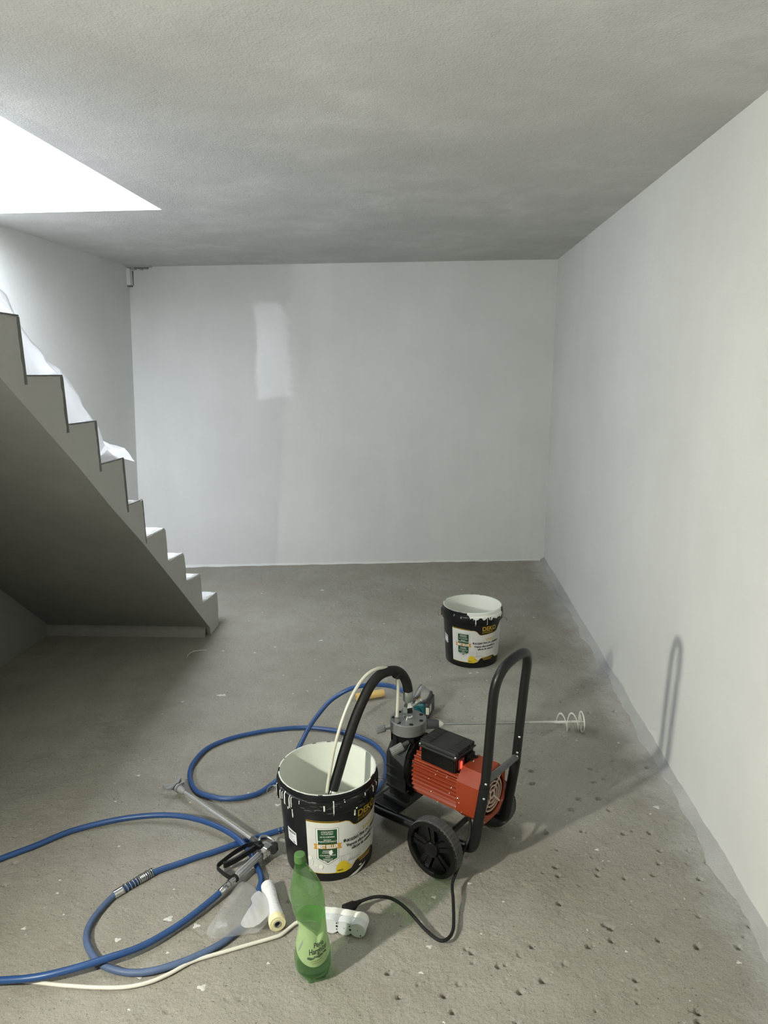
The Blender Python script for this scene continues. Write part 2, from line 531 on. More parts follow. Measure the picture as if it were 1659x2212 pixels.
Z = lattice(X, Y, 0.35, 1) * 0.004 + lattice(X, Y, 0.09, 2) * 0.0022 + lattice(X, Y, 0.03, 3) * 0.0018 + lattice(X, Y, 0.013, 4) * 0.0016
Z[Y < 1.0] *= 0.3
allpits = [(p[0], p[1], random.uniform(.0070, .0100), random.uniform(.016, .022)) for p in pits]
rp = random.Random(11)
for _ in range(420):
    px_ = rp.uniform(-1.45, 0.98); py_ = rp.uniform(1.2, 5.6)
    if px_ < 0.0 and rp.random() < 0.55: continue
    allpits.append((px_, py_, rp.uniform(.004, .0085), rp.uniform(.005, .009)))
for (px_, py_, r_, d_) in allpits:
    ix = np.where(abs(gx - px_) < 0.03)[0]; iy = np.where(abs(gy - py_) < 0.03)[0]
    if len(ix) == 0 or len(iy) == 0: continue
    sl = np.ix_(iy, ix)
    dd = np.sqrt(((X[sl] - px_) / 1.0) ** 2 + ((Y[sl] - py_) / 0.85) ** 2) / r_
    Z[sl] -= d_ * np.clip((1.2 - dd) * 2.6, 0, 1)
Z -= 0.0015


def floor_z(x, y):
    i = int(np.clip(np.searchsorted(gx, x), 0, nx - 1)); j = int(np.clip(np.searchsorted(gy, y), 0, ny - 1))
    return float(Z[j, i])


me = bpy.data.meshes.new('floor')
me.vertices.add(nx * ny)
co = np.stack([X.ravel(), Y.ravel(), Z.ravel()], 1).astype(np.float32)
me.vertices.foreach_set('co', co.ravel())
ii, jj = np.meshgrid(np.arange(nx - 1), np.arange(ny - 1))
a = (jj * nx + ii).ravel()
quads = np.stack([a, a + 1, a + 1 + nx, a + nx], 1).astype(np.int32)
nq = len(quads)
me.loops.add(nq * 4); me.polygons.add(nq)
me.loops.foreach_set('vertex_index', quads.ravel())
me.polygons.foreach_set('loop_start', np.arange(0, nq * 4, 4, dtype=np.int32))
me.polygons.foreach_set('use_smooth', np.ones(nq, dtype=bool))
me.update(calc_edges=True)
me.materials.append(M['floor'])
floor = link('floor', me, None, 'structure')

# ---- walls (thick, lower edge of the far wall is out of square like the real one)
def back_y(x, z):
    yb = 5.66 + 0.1023 * (x + 0.4)          # foot line
    t = max(0.0, min(1.0, z / HC))
    return yb * (1 - t) + 5.686 * t

mb = MB()
xs = np.linspace(XL - 0.2, XR + 0.2, 12); zs = np.linspace(-0.05, HC + 0.3, 10)
vs = [(x, back_y(x, z), z) for z in zs for x in xs]
fs = [(j * 12 + i, j * 12 + i + 1, (j + 1) * 12 + i + 1, (j + 1) * 12 + i) for j in range(9) for i in range(11)]
mb.add(vs, fs)
mb.box((XL - 0.2, 6.1, -0.05), (XR + 0.2, 6.3, HC + 0.3))
struct(mb, 'wall_back', M['wall_back'])

def slab_wall(name, lo, hi, mat, nu=1):
    mb = MB(); mb.box(lo, hi); return struct(mb, name, mat)

# left wall runs up through the opening into the storey above
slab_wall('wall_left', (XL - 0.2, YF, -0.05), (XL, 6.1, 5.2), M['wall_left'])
mb = MB(); mb.box((XR, YF, -0.05), (XR + 0.2, 6.1, HC + 0.1)); struct(mb, 'wall_right', M['wall'])
slab_wall('wall_front', (XL - 0.2, YF - 0.2, -0.05), (XR + 0.2, YF, HC + 0.1), M['wall'])
# storey above, seen through the opening
slab_wall('wall_upper_back', (XL - 0.2, 5.0, HC + 0.27), (XR + 0.2, 5.2, 5.2), M['wall'])

# ceiling slab with the stair opening cut out
mb = MB()
T = HC + 0.26
mb.box((HX, YF, HC), (XR + 0.1, 6.1, T))
mb.box((XL - 0.1, HY1, HC), (HX, 6.1, T))
mb.box((XL - 0.1, YF, HC), (HX, HY0, T))
struct(mb, 'ceiling', M['ceiling'])

# mortar fillet along the foot of the right wall, paint bead along the far wall
mb = MB(); n = 150
vs = []
for i in range(n + 1):
    y = 1.1 + (5.80 - 1.1) * i / n
    w = 0.035 + 0.03 * noise.noise(Vector((y * 5, 3, 1))) + 0.012 * noise.noise(Vector((y * 23, 3, 4)))
    hgt = 0.035 + 0.018 * noise.noise(Vector((y * 4, 7, 1))) + 0.008 * noise.noise(Vector((y * 19, 1, 4)))
    w = max(w, 0.012); hgt = max(hgt, 0.01)
    vs += [(XR + 0.01, y, hgt), (XR - 0.25 * w, y, hgt * 0.55), (XR - w, y, 0.006), (XR - w - 0.006, y, -0.012)]
mb.add(vs, [(i * 4 + k, i * 4 + k + 1, i * 4 + k + 5, i * 4 + k + 4) for i in range(n) for k in range(3)], True)
struct(mb, 'trim_1', M['mortar'])
mb = MB(); vs = []
n = 120
for i in range(n + 1):
    x = XL + (XR - XL) * i / n
    yb = back_y(x, 0)
    w = max(0.006, 0.014 + 0.016 * noise.noise(Vector((x * 9, 2, 8))))
    hgt = max(0.004, 0.010 + 0.008 * noise.noise(Vector((x * 13, 5, 1))))
    vs += [(x, yb + 0.004, hgt + 0.006), (x, yb - w * 0.5, hgt * 0.7), (x, yb - w, -0.006)]
mb.add(vs, [(i * 3 + k, i * 3 + k + 1, i * 3 + k + 4, i * 3 + k + 3) for i in range(n) for k in range(2)], True)
struct(mb, 'trim_2', M['wall'])

# conduit stub and broken plaster in the far left ceiling corner
mb = MB()
mb.box((XL - 0.005, 5.625, 2.245), (XL + 0.03, 5.69, 2.372), bev=0.004)
struct(mb, 'trim_3', M['wall'])
mb = MB()
for i in range(5):
    x = XL + 0.005 + 0.03 * i
    mb.box((x, 5.655 - random.uniform(0, .02), 2.366 + random.uniform(-.008, .008)), (x + random.uniform(.02, .04), 5.70, 2.40), Matrix.Rotation(0, 4, 'Z'), bev=0.004)
mb.box((XL + 0.0, 5.62, 2.377), (XL + 0.20, 5.655, 2.392))
struct(mb, 'trim_4', M['mortar'])
mb = MB()
mb.box((XL + 0.030, 5.672, 2.243), (XL + 0.037, 5.69, 2.355)); mb.box((XL + 0.01, 5.640, 2.369), (XL + 0.17, 5.662, 2.378)); mb.box((XL - 0.004, 5.63, 2.234), (XL + 0.03, 5.69, 2.246))
struct(mb, 'trim_5', M['bare'])

# ---- paint spots on the floor
mb = MB()
spots = [(-0.595, 1.549, .013), (-0.778, 1.575, .012), (-0.769, 1.777, .015), (-0.677, 1.754, .013), (-0.889, 1.692, .011), (-0.728, 1.656, .006), (-1.158, 1.863, .006), (0.857, 2.404, .013), (0.581, 2.154, .008), (-0.435, 1.635, .006), (0.011, 1.715, .010), (-0.011, 1.628, .008), (0.047, 1.481, .005), (-1.185, 1.72, .008), (-1.183, 2.342, .006), (-.56, 2.35, .010)]
rs = random.Random(3)
for _ in range(150):
    spots.append((rs.uniform(-1.3, .95), rs.uniform(1.4, 5.2), rs.choice([.002, .003, .003, .004, .005, .008]) * (1 if rs.random() < .9 else 1.8)))
for (x, y, r) in spots:
    nn = 14
    ph_ = rs.uniform(0, 6)
    ring = []
    for s in range(nn):
        a_ = 2 * math.pi * s / nn
        q = r * (.85 + .28 * math.sin(3 * a_ + ph_) + rs.uniform(-.12, .12))
        ring.append((x + q * math.cos(a_), y + q * math.sin(a_) * .8))
    z = floor_z(x, y) + 0.0016
    vs = [(x, y, z + 0.0015)] + [(p[0], p[1], max(floor_z(*p) + 0.0004, z - .002)) for p in ring]
    mb.add(vs, [(0, 1 + s, 1 + (s + 1) % nn) for s in range(nn)], True)
o = mb.build('paint_spatter', M['paint_old'], floor, 'stuff')

# ================================================================== STAIRS
stairs = bpy.data.objects.new('stairs', None); col.objects.link(stairs)
stairs.location = (-1.33, 4.2, 0)
stairs['kind'] = 'structure'
stairs['label'] = 'grey plastered concrete staircase rising along the left wall to a ceiling opening'
SX0, SX1 = XL, -1.33
nose = [(4.205, .225), (3.912, .432), (3.668, .622), (3.422, .822), (3.169, 1.012), (3.002, 1.230), (2.777, 1.409), (2.545, 1.592), (2.302, 1.787), (2.06, 1.98), (1.82, 2.175), (1.58, 2.37), (1.34, 2.56)]
inner = [(4.195, 0.0)] + [(nose[i + 1][0] + 0.006, nose[i][1] + d) for i, d in enumerate([.022, .026, .022, .008, .004, .003, .004, .003, .004, .003, .003, .003])]
soffit = [(4.035, .0), (4.02, .05), (3.512, .489), (3.138, .806), (2.839, 1.043), (2.598, 1.246), (2.396, 1.405), (2.225, 1.54), (1.9, 1.80), (1.5, 2.12), (1.15, 2.40)]
def loc_s(p): return Vector(p) - stairs.location
mb = MB()
poly = inner + [(1.15, 2.56), (1.15, 2.40)] + soffit[::-1][1:]
poly = [(y - 4.2, z) for y, z in poly]
mb.prism(poly, SX0 + 1.33, 0.0, 'x')
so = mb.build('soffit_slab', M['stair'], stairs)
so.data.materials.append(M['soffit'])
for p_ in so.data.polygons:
    if p_.normal.z < -0.2: p_.material_index = 1  # downward faces take a darker grey than the stair sides
for i, (ny_, nz_) in enumerate(nose[:12]):
    lo = inner[i]; hi = inner[i + 1]
    c = 0.012 if i > 4 else 0.022
    poly = [(lo[0] - 4.2, lo[1]), (ny_ - 4.2 + (0.0 if i > 3 else .006), (lo[1] + nz_) / 2), (ny_ - 4.2, nz_ - c), (ny_ - 4.2 - c * .4, nz_ - c * .25), (ny_ - 4.2 - c * 1.1, nz_), (hi[0] - 4.2, hi[1])]
    nseg = 26
    vs = []; 
    for s in range(nseg + 1):
        x = (SX0 + 1.33) * (1 - s / nseg)
        for kk, (u, v) in enumerate(poly):
            w = 0.010 * noise.noise(Vector((x * 9, i * 3.7, kk * 1.3))) if kk in (2, 3, 4) else 0
            if i < 5: w *= 1.3
            vs.append((x, u + w * .6, v + w * .5))
    npl = len(poly)
    fs = [(s * npl + q, s * npl + (q + 1) % npl, (s + 1) * npl + (q + 1) % npl, (s + 1) * npl + q) for s in range(nseg) for q in range(npl)]
    mb = MB(); mb.add(vs, fs); mb.add(vs[-npl:], [tuple(range(npl))]); mb.add(vs[:npl], [tuple(range(npl))])
    st = mb.build('step', M['stair'], stairs)
    # rough white skim on the tread
    mb = MB(); vs = []
    na, nb_ = 30, 8
    for s in range(na + 1):
        for t in range(nb_ + 1):
            x = (SX0 + 1.33) * (1 - s / na) + (0.002 if s == na else 0)
            f_ = t / nb_
            y = (ny_ - 4.2 - 0.016) * (1 - f_) + (hi[0] - 4.2) * f_
            z = nz_ * (1 - f_) + hi[1] * f_ + 0.004 + (0.006 if i < 5 else .002) * (noise.noise(Vector((x * 24, y * 24, i))) + .6 * noise.noise(Vector((x * 60, y * 60, i))))
            if t == 0 or s == na: z -= 0.008 + .004 * noise.noise(Vector((x * 40, y * 40, i)))
            vs.append((x, y, z))
    fs = [(s * (nb_ + 1) + t, s * (nb_ + 1) + t + 1, (s + 1) * (nb_ + 1) + t + 1, (s + 1) * (nb_ + 1) + t) for s in range(na) for t in range(nb_)]
    mb.add(vs, fs, True)
    mb.build('tread_skim', M['stair_top'], st)
    # bare cement edge left unpainted round the upper steps
    if i >= 4:
        mb = MB()
        w = 0.017 if i >= 5 else 0.007
        # along the tread
        def strip(pts, w0, w1, side):
            vs = []
            for q in range(len(pts)):
                u, v = pts[q]
                ww = w0 + (w1 - w0) * q / (len(pts) - 1) + 0.45 * w0 * noise.noise(Vector((u * 30, v * 30, 2)))
                d = (0, -ww) if side == 'd' else (-ww, 0)
                vs += [(0.0015, u, v), (0.0015, u + d[0], v + d[1]), (-0.003, u, v + .0005), (-0.003, u + d[0], v + d[1])]
            nq_ = len(pts)
            fs = []
            for q in range(nq_ - 1):
                b0, b1 = q * 4, q * 4 + 4
                fs += [(b0, b0 + 1, b1 + 1, b1), (b0 + 1, b0 + 3, b1 + 3, b1 + 1), (b0, b1, b1 + 2, b0 + 2)]
            mb.add(vs, fs)
        tr_ = [(ny_ - 4.2 - 0.002 + (hi[0] - ny_) * q / 10, nz_ + 0.002 + (hi[1] - nz_) * q / 10) for q in range(11)]
        strip(tr_, w * .35, w * .3, 'd')
        ri = [(ny_ - 4.2 + 0.001 + (lo[0] - ny_) * q / 10, nz_ - .004 + (lo[1] - .03 - nz_ + .004) * q / 10) for q in range(11)]
        strip(ri, w, w * .9, 'r')
        mb.build('bare_edge', M['bare'], st)
# mortar seam where the soffit meets the floor
mb = MB(); vs = []
n = 60
for s in range(n + 1):
    x = XL + 1.33 + 0.0 + (-(XL + 1.33) - 0.02) * s / n
    yy = 4.0 - 4.2
    q = noise.noise(Vector((x * 12, 1, 1))); q2 = noise.noise(Vector((x * 30, 4, 2)))
    vs += [(x, yy + .05, .075 + .004 * q), (x, yy + .012 + .006 * q, .058 + .006 * q2), (x, yy - .004 + .006 * q2, .046 + .006 * q), (x, yy - .012 + .006 * q, .02 + .005 * q2), (x, yy - .02 + .006 * q, -.012)]
mb.add(vs, [(s * 5 + k, s * 5 + k + 1, s * 5 + k + 6, s * 5 + k + 5) for s in range(n) for k in range(4)], True)
mb.build('mortar_seam', M['dark_mortar'], stairs)

# ---- dust sheets on the stairs
def saw(y):
    # stair surface height at y
    for i in range(len(nose) - 1):
        if nose[i + 1][0] < y <= nose[i][0]:
            return nose[i][1]
    return 0.0 if y > nose[0][0] else nose[-1][1]
sil = [(1.5, 2.70), (1.8, 2.42), (2.05, 2.20), (2.20, 2.02), (2.302, 1.884), (2.375, 1.855), (2.416, 1.783), (2.49, 1.708), (2.60, 1.639), (2.664, 1.609), (2.726, 1.556), (2.79, 1.499), (2.818, 1.442), (2.88, 1.404), (2.93, 1.37), (2.965, 1.30), (2.985, 1.25)]
def top(y):
    for (a0, b0), (a1, b1) in zip(sil, sil[1:]):
        if a0 <= y <= a1: return b0 + (b1 - b0) * (y - a0) / (a1 - a0)
    return sil[-1][1]
sheet = thing('dust_sheet', 'long white plastic dust sheet draped down the upper stairs, bunched at its lower end', 'plastic sheet', (-1.38, 2.6, 1.6))
mb = MB(); vs = []
ny_s, nx_s = 110, 22
for i in range(ny_s + 1):
    y = 1.6 + (2.985 - 1.6) * i / ny_s
    b = saw(y) + 0.006; t_ = max(top(y), b + .004)
    for k in range(nx_s + 1):
        if k <= 6:
            f_ = k / 6
            x = -1.342 - 0.055 * f_ - .012 * math.sin(f_ * math.pi)
            z = b + (t_ - b) * f_
        else:
            f_ = (k - 6) / (nx_s - 6)
            x = -1.397 - 0.90 * f_
            z = t_ + (0.035 * noise.noise(Vector((x * 5, y * 3, 2))) - .02 * f_) * min(1, f_ * 3)
            z = max(z, b)
        w = 0.012 * noise.noise(Vector((x * 14, y * 7, z * 5 + 3))) * (1 if k else 0)
        vs.append((x + 1.38 + min(w, .01), y - 2.6, z - 1.6 + w * .5 * (1 if k > 6 else 0)))
mb.add(vs, [(i * (nx_s + 1) + k, i * (nx_s + 1) + k + 1, (i + 1) * (nx_s + 1) + k + 1, (i + 1) * (nx_s + 1) + k) for i in range(ny_s) for k in range(nx_s)], True)
mb.build('sheet_film', M['sheet'], sheet, auto=180)

mb = MB(); vs = []
na, nb_ = 36, 20
for i in range(na + 1):
    u = i / na
    for k in range(nb_ + 1):
        v = k / nb_
        x = -1.345 - 0.75 * v
        y = 2.79 + (0.36 - .10 * v) * u
        h0 = 0.015 + 0.075 * math.sin(min(1, u * 1.5) * math.pi * .62 + .25) * (0.75 + .25 * math.cos(v * 5)) * min(1, .35 + v * 4)
        if u > 0.62: h0 = h0 - (u - .62) ** 2 * .55
        z = h0 + 0.022 * noise.noise(Vector((x * 11, y * 11, 1))) * min(1, .3 + v * 3) + .010 * noise.noise(Vector((x * 28, y * 28, 5)))
        if y < 2.99: z = max(z, 0.008)
        vs.append((x + 1.38, y - 2.6, z + 1.235 - 1.6))
mb.add(vs, [(i * (nb_ + 1) + k, i * (nb_ + 1) + k + 1, (i + 1) * (nb_ + 1) + k + 1, (i + 1) * (nb_ + 1) + k) for i in range(na) for k in range(nb_)], True)
mb.build('bunched_end', M['sheet'], sheet, auto=180)

# ================================================================== TEXT AND LABEL HELPERS
def text_mesh(body, size, bold=0.0, xs=1.0, align='LEFT', shear=0.0):
    cu = bpy.data.curves.new('lettering', 'FONT')
    cu.body = body; cu.size = size; cu.align_x = align; cu.offset = bold; cu.resolution_u = 3; cu.shear = shear
    ob = bpy.data.objects.new('lettering', cu)
    col.objects.link(ob)
    dg = bpy.context.evaluated_depsgraph_get()
    me = bpy.data.meshes.new_from_object(ob.evaluated_get(dg))
    vs = [(v.co.x * xs, v.co.y) for v in me.vertices]
    fs = [tuple(p.vertices) for p in me.polygons]
    bpy.data.objects.remove(ob); bpy.data.curves.remove(cu); bpy.data.meshes.remove(me)
    return vs, fs


class Wrap:
    # turns flat label drawings (arc length from angle th0, height) into a skin on a cone
    def __init__(self, r0, r1, h):
        self.r0, self.r1, self.h = r0, r1, h

    def pt(self, th, z, off):
        r = self.r0 + (self.r1 - self.r0) * z / self.h + off
        return (r * math.sin(th), -r * math.cos(th), z)

    def text(self, mb, body, th, z, size, off, bold=0.0, xs=1.0, align='LEFT', shear=0.0, fat=0.0):
        vs, fs = text_mesh(body, size, bold, xs, align, shear)
        if fat:
            # heavier strokes: the same letters again, shifted a hair sideways
            v0, f0 = list(vs), list(fs)
            for j, dx in enumerate((-fat, fat)):
                b_ = len(vs)
                vs = vs + [(x + dx, y) for x, y in v0]; fs = fs + [tuple(i + b_ for i in f) for f in f0]
        rr = self.r0 + (self.r1 - self.r0) * z / self.h
        mb.add([self.pt(th + x / rr, z + y, off) for x, y in vs], fs)

    def poly(self, mb, outline, off, res=0.06):
        # outline (th, z); filled in thin vertical slices so that it follows the curve
        bm = bmesh.new()
        vv = [bm.verts.new((t, z, 0)) for t, z in outline]
        bm.faces.new(vv)
        t0 = min(t for t, z in outline); t1 = max(t for t, z in outline)
        n = max(1, int((t1 - t0) / res))
        for i in range(1, n):
            g = bm.verts[:] + bm.edges[:] + bm.faces[:]
            bmesh.ops.bisect_plane(bm, geom=g, plane_co=(t0 + (t1 - t0) * i / n, 0, 0), plane_no=(1, 0, 0))
        bmesh.ops.triangulate(bm, faces=bm.faces[:])
        for v in bm.verts:
            v.co = Vector(self.pt(v.co.x, v.co.y, off))
        mb.from_bm(bm)

    def line(self, mb, pts, w, off):
        # a stroke of width w along (th, z) points
        fine = []
        for p, q in zip(pts, pts[1:]):
            k_ = max(1, int(abs(q[0] - p[0]) / 0.05))
            fine += [(p[0] + (q[0] - p[0]) * i / k_, p[1] + (q[1] - p[1]) * i / k_) for i in range(k_)]
        pts = fine + [pts[-1]]
        out = []
        for i, (t, z) in enumerate(pts):
            a = pts[max(0, i - 1)]; b = pts[min(len(pts) - 1, i + 1)]
            dx = (b[0] - a[0]) * self.r1; dz = b[1] - a[1]
            l = math.hypot(dx, dz) or 1
            nx_, nz_ = -dz / l * w / 2, dx / l * w / 2
            out.append(((t + nx_ / self.r1, z + nz_), (t - nx_ / self.r1, z - nz_)))
        vs = []
        for p, q in out: vs += [self.pt(*p, off), self.pt(*q, off)]
        mb.add(vs, [(2 * i, 2 * i + 1, 2 * i + 3, 2 * i + 2) for i in range(len(pts) - 1)])


D = math.radians

# ================================================================== PAINT BUCKETS
def make_bucket():
    b = thing('paint_bucket', 'x', 'paint bucket')
    r0, r1, h = 0.144, 0.161, 0.318
    W = Wrap(r0, r1, h)
    mb = MB()
    # shell with collar, open at the top
    mb.lathe([(0.0, 0.006), (r0 - .012, 0.006), (r0 - .008, 0.0), (r0 - .002, 0.0), (r0, 0.004), (r0 + .0135, .247), (r0 + .0135, .252),
              (.1655, .252), (.1675, .256), (.1685, .292), (.1665, .297), (.1615, .299), (.1605, .306), (.1625, .309), (.1630, .315), (.1615, .318), (.1575, .318), (.1565, .314)], 72)
    for a_ in (D(48), D(-72), D(120), D(200)):
        m_ = Matrix.Rotation(a_, 4, 'Z')
        mb.box((-.004, -.1705, .254), (.0, -.166, .294), m_); mb.box((.010, -.1705, .254), (.014, -.166, .294), m_)
    mb.build('shell', M['black_p'], b)
    mb = MB()
    mb.lathe([(.1570, .3183), (.1560, .314), (.1540, .26), (.1500, .17), (.1485, .135), (0.0, .133)], 72)
    mb.build('paint', M['paint_in'], b)
    # thin dried rim of paint with gaps
    mb = MB(); rr = random.Random(5)
    a_ = 0
    while a_ < 360:
        L = rr.uniform(12, 50)
        n = max(2, int(L / 3))
        vs = []
        for i in range(n + 1):
            t = D(a_ + L * i / n); w = .0008 + .0022 * rr.random()
            for (r, z) in ((.1566, .3190), (.1580 + w * .5, .3192), (.1600 + w * .6, .3188)):
                vs.append((r * math.sin(t), -r * math.cos(t), z))
        mb.add(vs, [(i * 3 + k, i * 3 + k + 1, i * 3 + k + 4, i * 3 + k + 3) for i in range(n) for k in range(2)], True)
        a_ += L + rr.choice([0, 0, 2, 5, 9])
    mb.build('dried_paint_rim', M['paint_w'], b)
    # carrying wire
    mb = MB()
    pts = [(r_ * math.sin(D(t)), -r_ * math.cos(D(t)), z) for t, r_, z in [(-84, .171, .268), (-87, .188, .263), (-90, .201, .243), (-95, .203, .218), (-104, .194, .206), (-125, .187, .215), (-178, .186, .205), (-230, .187, .215), (-256, .190, .232), (-266, .186, .260), (-268, .171, .268)]]
    mb.tube(smooth_path(pts, 6), .0018, 6)
    for t in (D(-84), D(92)):
        mb.cyl((.165 * math.sin(t), -.165 * math.cos(t), .268), (.176 * math.sin(t), -.176 * math.cos(t), .268), .0032, segs=10)
    mb.build('wire_handle', M['steel'], b)

    # ---- printed label
    mb = MB()
    e = D(-25); r_e = D(112)
    top_l = [(e + (D(14) - e) * i / 6, .222 - .004 * (i / 6) ** 2) for i in range(7)]
    notch = [(D(22), .218), (D(27), .212), (D(32), .196), (D(36), .191), (D(70), .197), (D(76), .203), (D(82), .222), (D(88), .236), (D(94), .240), (r_e, .240)]
    bot = [(r_e, .040), (D(80), .046), (D(74), .050), (D(70), .060), (D(66), .064), (D(40), .059), (D(36), .055), (D(30), .036), (D(24), .032), (e, .034)]
    W.poly(mb, top_l + notch + bot, .0005)
    lab = mb.build('label', M['lab_w'], b)
    lab['label'] = 'white printed wrap label with gold edge'
    mb = MB()
    W.line(mb, top_l + notch, .0022, .0009); mb.build('gold_border', M['lab_gold'], lab)
    mb = MB(); W.line(mb, [(t, z + .0045) for t, z in top_l], .0012, .0009); mb.build('gold_border', M['lab_gold'], lab)
    mb = MB(); W.line(mb, bot[::-1], .0020, .0009); mb.build('gold_border', M['lab_gold'], lab)
    mb = MB()
    W.text(mb, 'DEKO', D(38), .2155, .0325, .0010, .0006, 1.02)
    mb.build('gold_lettering', M['lab_gold'], lab)['label'] = 'large gold DEKO lettering'
    mb = MB()
    W.text(mb, 'professional', D(38.5), .2015, .0155, .0010, 0, .86)
    W.line(mb, [(D(38.5 + i * 3), .2135) for i in range(12)], .0006, .0010)
    mb.build('strapline', M['lab_gold'], lab)
    mb = MB()
    for q, (a0, z) in enumerate([(41, .0525), (43, .0445)]):
        rr = random.Random(q)
        t = a0
        while t < 66 - q * 3:
            w = rr.uniform(1.2, 3.0)
            W.poly(mb, [(D(t), z), (D(t + w), z), (D(t + w), z + .0042), (D(t), z + .0042)], .0010)
            t += w + rr.uniform(.3, .7)
    mb.build('gold_small_print', M['lab_gold'], lab, 'stuff')
    mb = MB()
    W.text(mb, 'VMAX', D(46), .1535, .0245, .0011, 0, .92, shear=.15, fat=.0007)
    mb.build('faded_gold_lettering', simple('pale_gold_print', (0.56, 0.44, 0.16), 0.4), lab)
    mb = MB()
    W.text(mb, 'Фасадна боя със силикон', D(19), .1395, .0172, .0012, 0, .76, fat=.00055)
    W.text(mb, 'Vopsea ultra-lavabilă cu', D(23), .1205, .0172, .0012, 0, .76, fat=.00055)
    W.text(mb, 'silicon de exterior', D(30), .1050, .0172, .0012, 0, .76, fat=.00055)
    mb.build('black_lettering', M['lab_ink'], lab)
    # sketched house drawn in thin grey lines
    mb = MB()
    W.line(mb, [(D(23 + i * 6), .1365) for i in range(12)], .0006, .0009)
    W.line(mb, [(D(14), .092), (D(28), .091)], .0008, .0009)
    W.line(mb, [(D(36 + i * 4), .150 + .0085 * i) for i in range(6)], .0005, .0009)
    W.line(mb, [(D(30 + i * 8), .148 + .0055 * i) for i in range(8)], .0005, .0009)
    for t, z0, z1 in [(28, .072, .098), (31, .072, .090), (49, .074, .100), (52, .074, .100), (56, .074, .104), (60, .074, .108), (66, .074, .19), (72, .072, .20), (80, .066, .20), (86, .064, .21)]:
        W.line(mb, [(D(t), z0), (D(t), z1)], .0007, .0009)
    for t0, t1, z in [(49, 52, .100), (49, 62, .074), (66, 86, .074), (66, 86, .110), (72, 86, .165), (72, 88, .185)]:
        W.line(mb, [(D(t0 + (t1 - t0) * i / 4), z) for i in range(5)], .0006, .0009)
    for t, z in [(15, .079), (18, .080), (21, .077)]:
        W.line(mb, [(D(t + 1.3 * math.cos(q)), z + .010 * math.sin(q)) for q in np.linspace(0, 6.3, 14)], .0005, .0009)
        W.line(mb, [(D(t), z - .010), (D(t), z - .018)], .0006, .0009)
    rr = random.Random(9)
    W.line(mb, [(D(25 + i * .55), .068 + rr.uniform(-.004, .010)) for i in range(34)], .0007, .0009)
    W.line(mb, [(D(24 + i * 2), .066) for i in range(10)], .0008, .0009)
    W.line(mb, [(D(8), .062), (D(14), .055), (D(18), .051)], .0008, .0009)
    mb.build('house_sketch', M['lab_line'], lab)
    # badge
    def badge(off, g, zt, zb, half):
        return [(D(-half) , zt), (D(half), zt), (D(half), zb + .021), (D(0), zb + g), (D(-half), zb + .021)]
    mb = MB(); W.poly(mb, badge(0, -.0015, .2000, .0665, 13.6), .0007); mb.build('badge_shadow', M['lab_line'], lab)
    mb = MB(); W.poly(mb, badge(0, 0, .1985, .0680, 13.0), .0009); mb.build('badge_border', M['strip_w'], lab)
    mb = MB(); W.poly(mb, badge(0, .0042, .1955, .0685, 11.4), .0012); mb.build('badge', M['lab_green'], lab)
    mb = MB()
    for (txt, z, sz) in [('АТМОСФЕРО', .1850, .0072), ('УСТОЙЧИВА', .1775, .0072), ('UV УСТОЙЧИВА', .1665, .0072), ('ВИСОКА', .1560, .0068), ('ВОДОУСТОЙЧИВОСТ', .1495, .0068),
                         ('REZISTENTĂ', .1150, .0066), ('LA INTEMPERII', .1085, .0066), ('CULORI REZISTENTE', .0985, .0066), ('LA UV', .0920, .0066), ('REZISTENȚĂ', .0845, .0064), ('HIDROFUGĂ', .0785, .0064)]:
        W.text(mb, txt, 0, z, sz, .0014, 0, .82, 'CENTER', fat=.00015)
    mb.build('badge_lettering', M['strip_w'], lab, 'stuff')
    mb = MB()
    zc = .1335
    W.poly(mb, [(D(-17), zc + .010), (D(-12.2), zc + .010), (D(-12.2), zc - .010), (D(-17), zc - .010), (D(-15.3), zc)], .0013); mb.build('ribbon_end', M['lab_gold2'], lab); mb = MB()
    W.poly(mb, [(D(17), zc + .009), (D(12.2), zc + .009), (D(12.2), zc - .011), (D(17), zc - .011), (D(15.3), zc - .001)], .0013)
    mb2 = MB(); W.poly(mb2, [(D(-12.4), zc + .0085), (D(12.4), zc + .0085), (D(12.4), zc - .0085), (D(-12.4), zc - .0085)], .0014)
    mb.build('ribbon_end', M['lab_gold2'], lab); mb2.build('ribbon', simple('ribbon_shade_print', (0.30, 0.17, 0.03), 0.4), lab)
    mb = MB(); W.text(mb, 'BEST SELLER', 0, zc - .0058, .0178, .0017, .0006, .68, 'CENTER')
    mb.build('ribbon_lettering', M['strip_w'], lab)
    # yellow hard hat print and its lettering
    mb = MB()
    hh = [(D(9.5), .034), (D(11), .031), (D(22), .030), (D(25), .032), (D(28.5), .041), (D(30.5), .045), (D(30), .049), (D(27), .053), (D(24.5), .064), (D(21), .072), (D(16), .072), (D(12.5), .066), (D(10), .052)]
    W.poly(mb, hh, .0012); mb.build('hard_hat_print', M['lab_yel'], lab)
    mb = MB(); W.text(mb, 'DEKO', D(11.5), .0375, .0075, .0015, .0003, .9); mb.build('small_lettering', M['lab_ink'], lab)
    # barcode sticker
    mb = MB(); W.poly(mb, [(D(-57), .120), (D(-41), .114), (D(-41), .160), (D(-57), .166)], .0006); stk = mb.build('sticker', M['sticker'], b)
    mb = MB(); rr = random.Random(2)
    t = -55.0
    while t < -43:
        w = rr.choice([.25, .4, .6])
        W.poly(mb, [(D(t), .150), (D(t + w), .150), (D(t + w), .158), (D(t), .158)], .0009, 1); t += w + rr.choice([.3, .5])
    for q in range(4):
        W.line(mb, [(D(-54 + i), .146 - .006 * q) for i in range(6 + q % 2 * 4)], .0009, .0009)
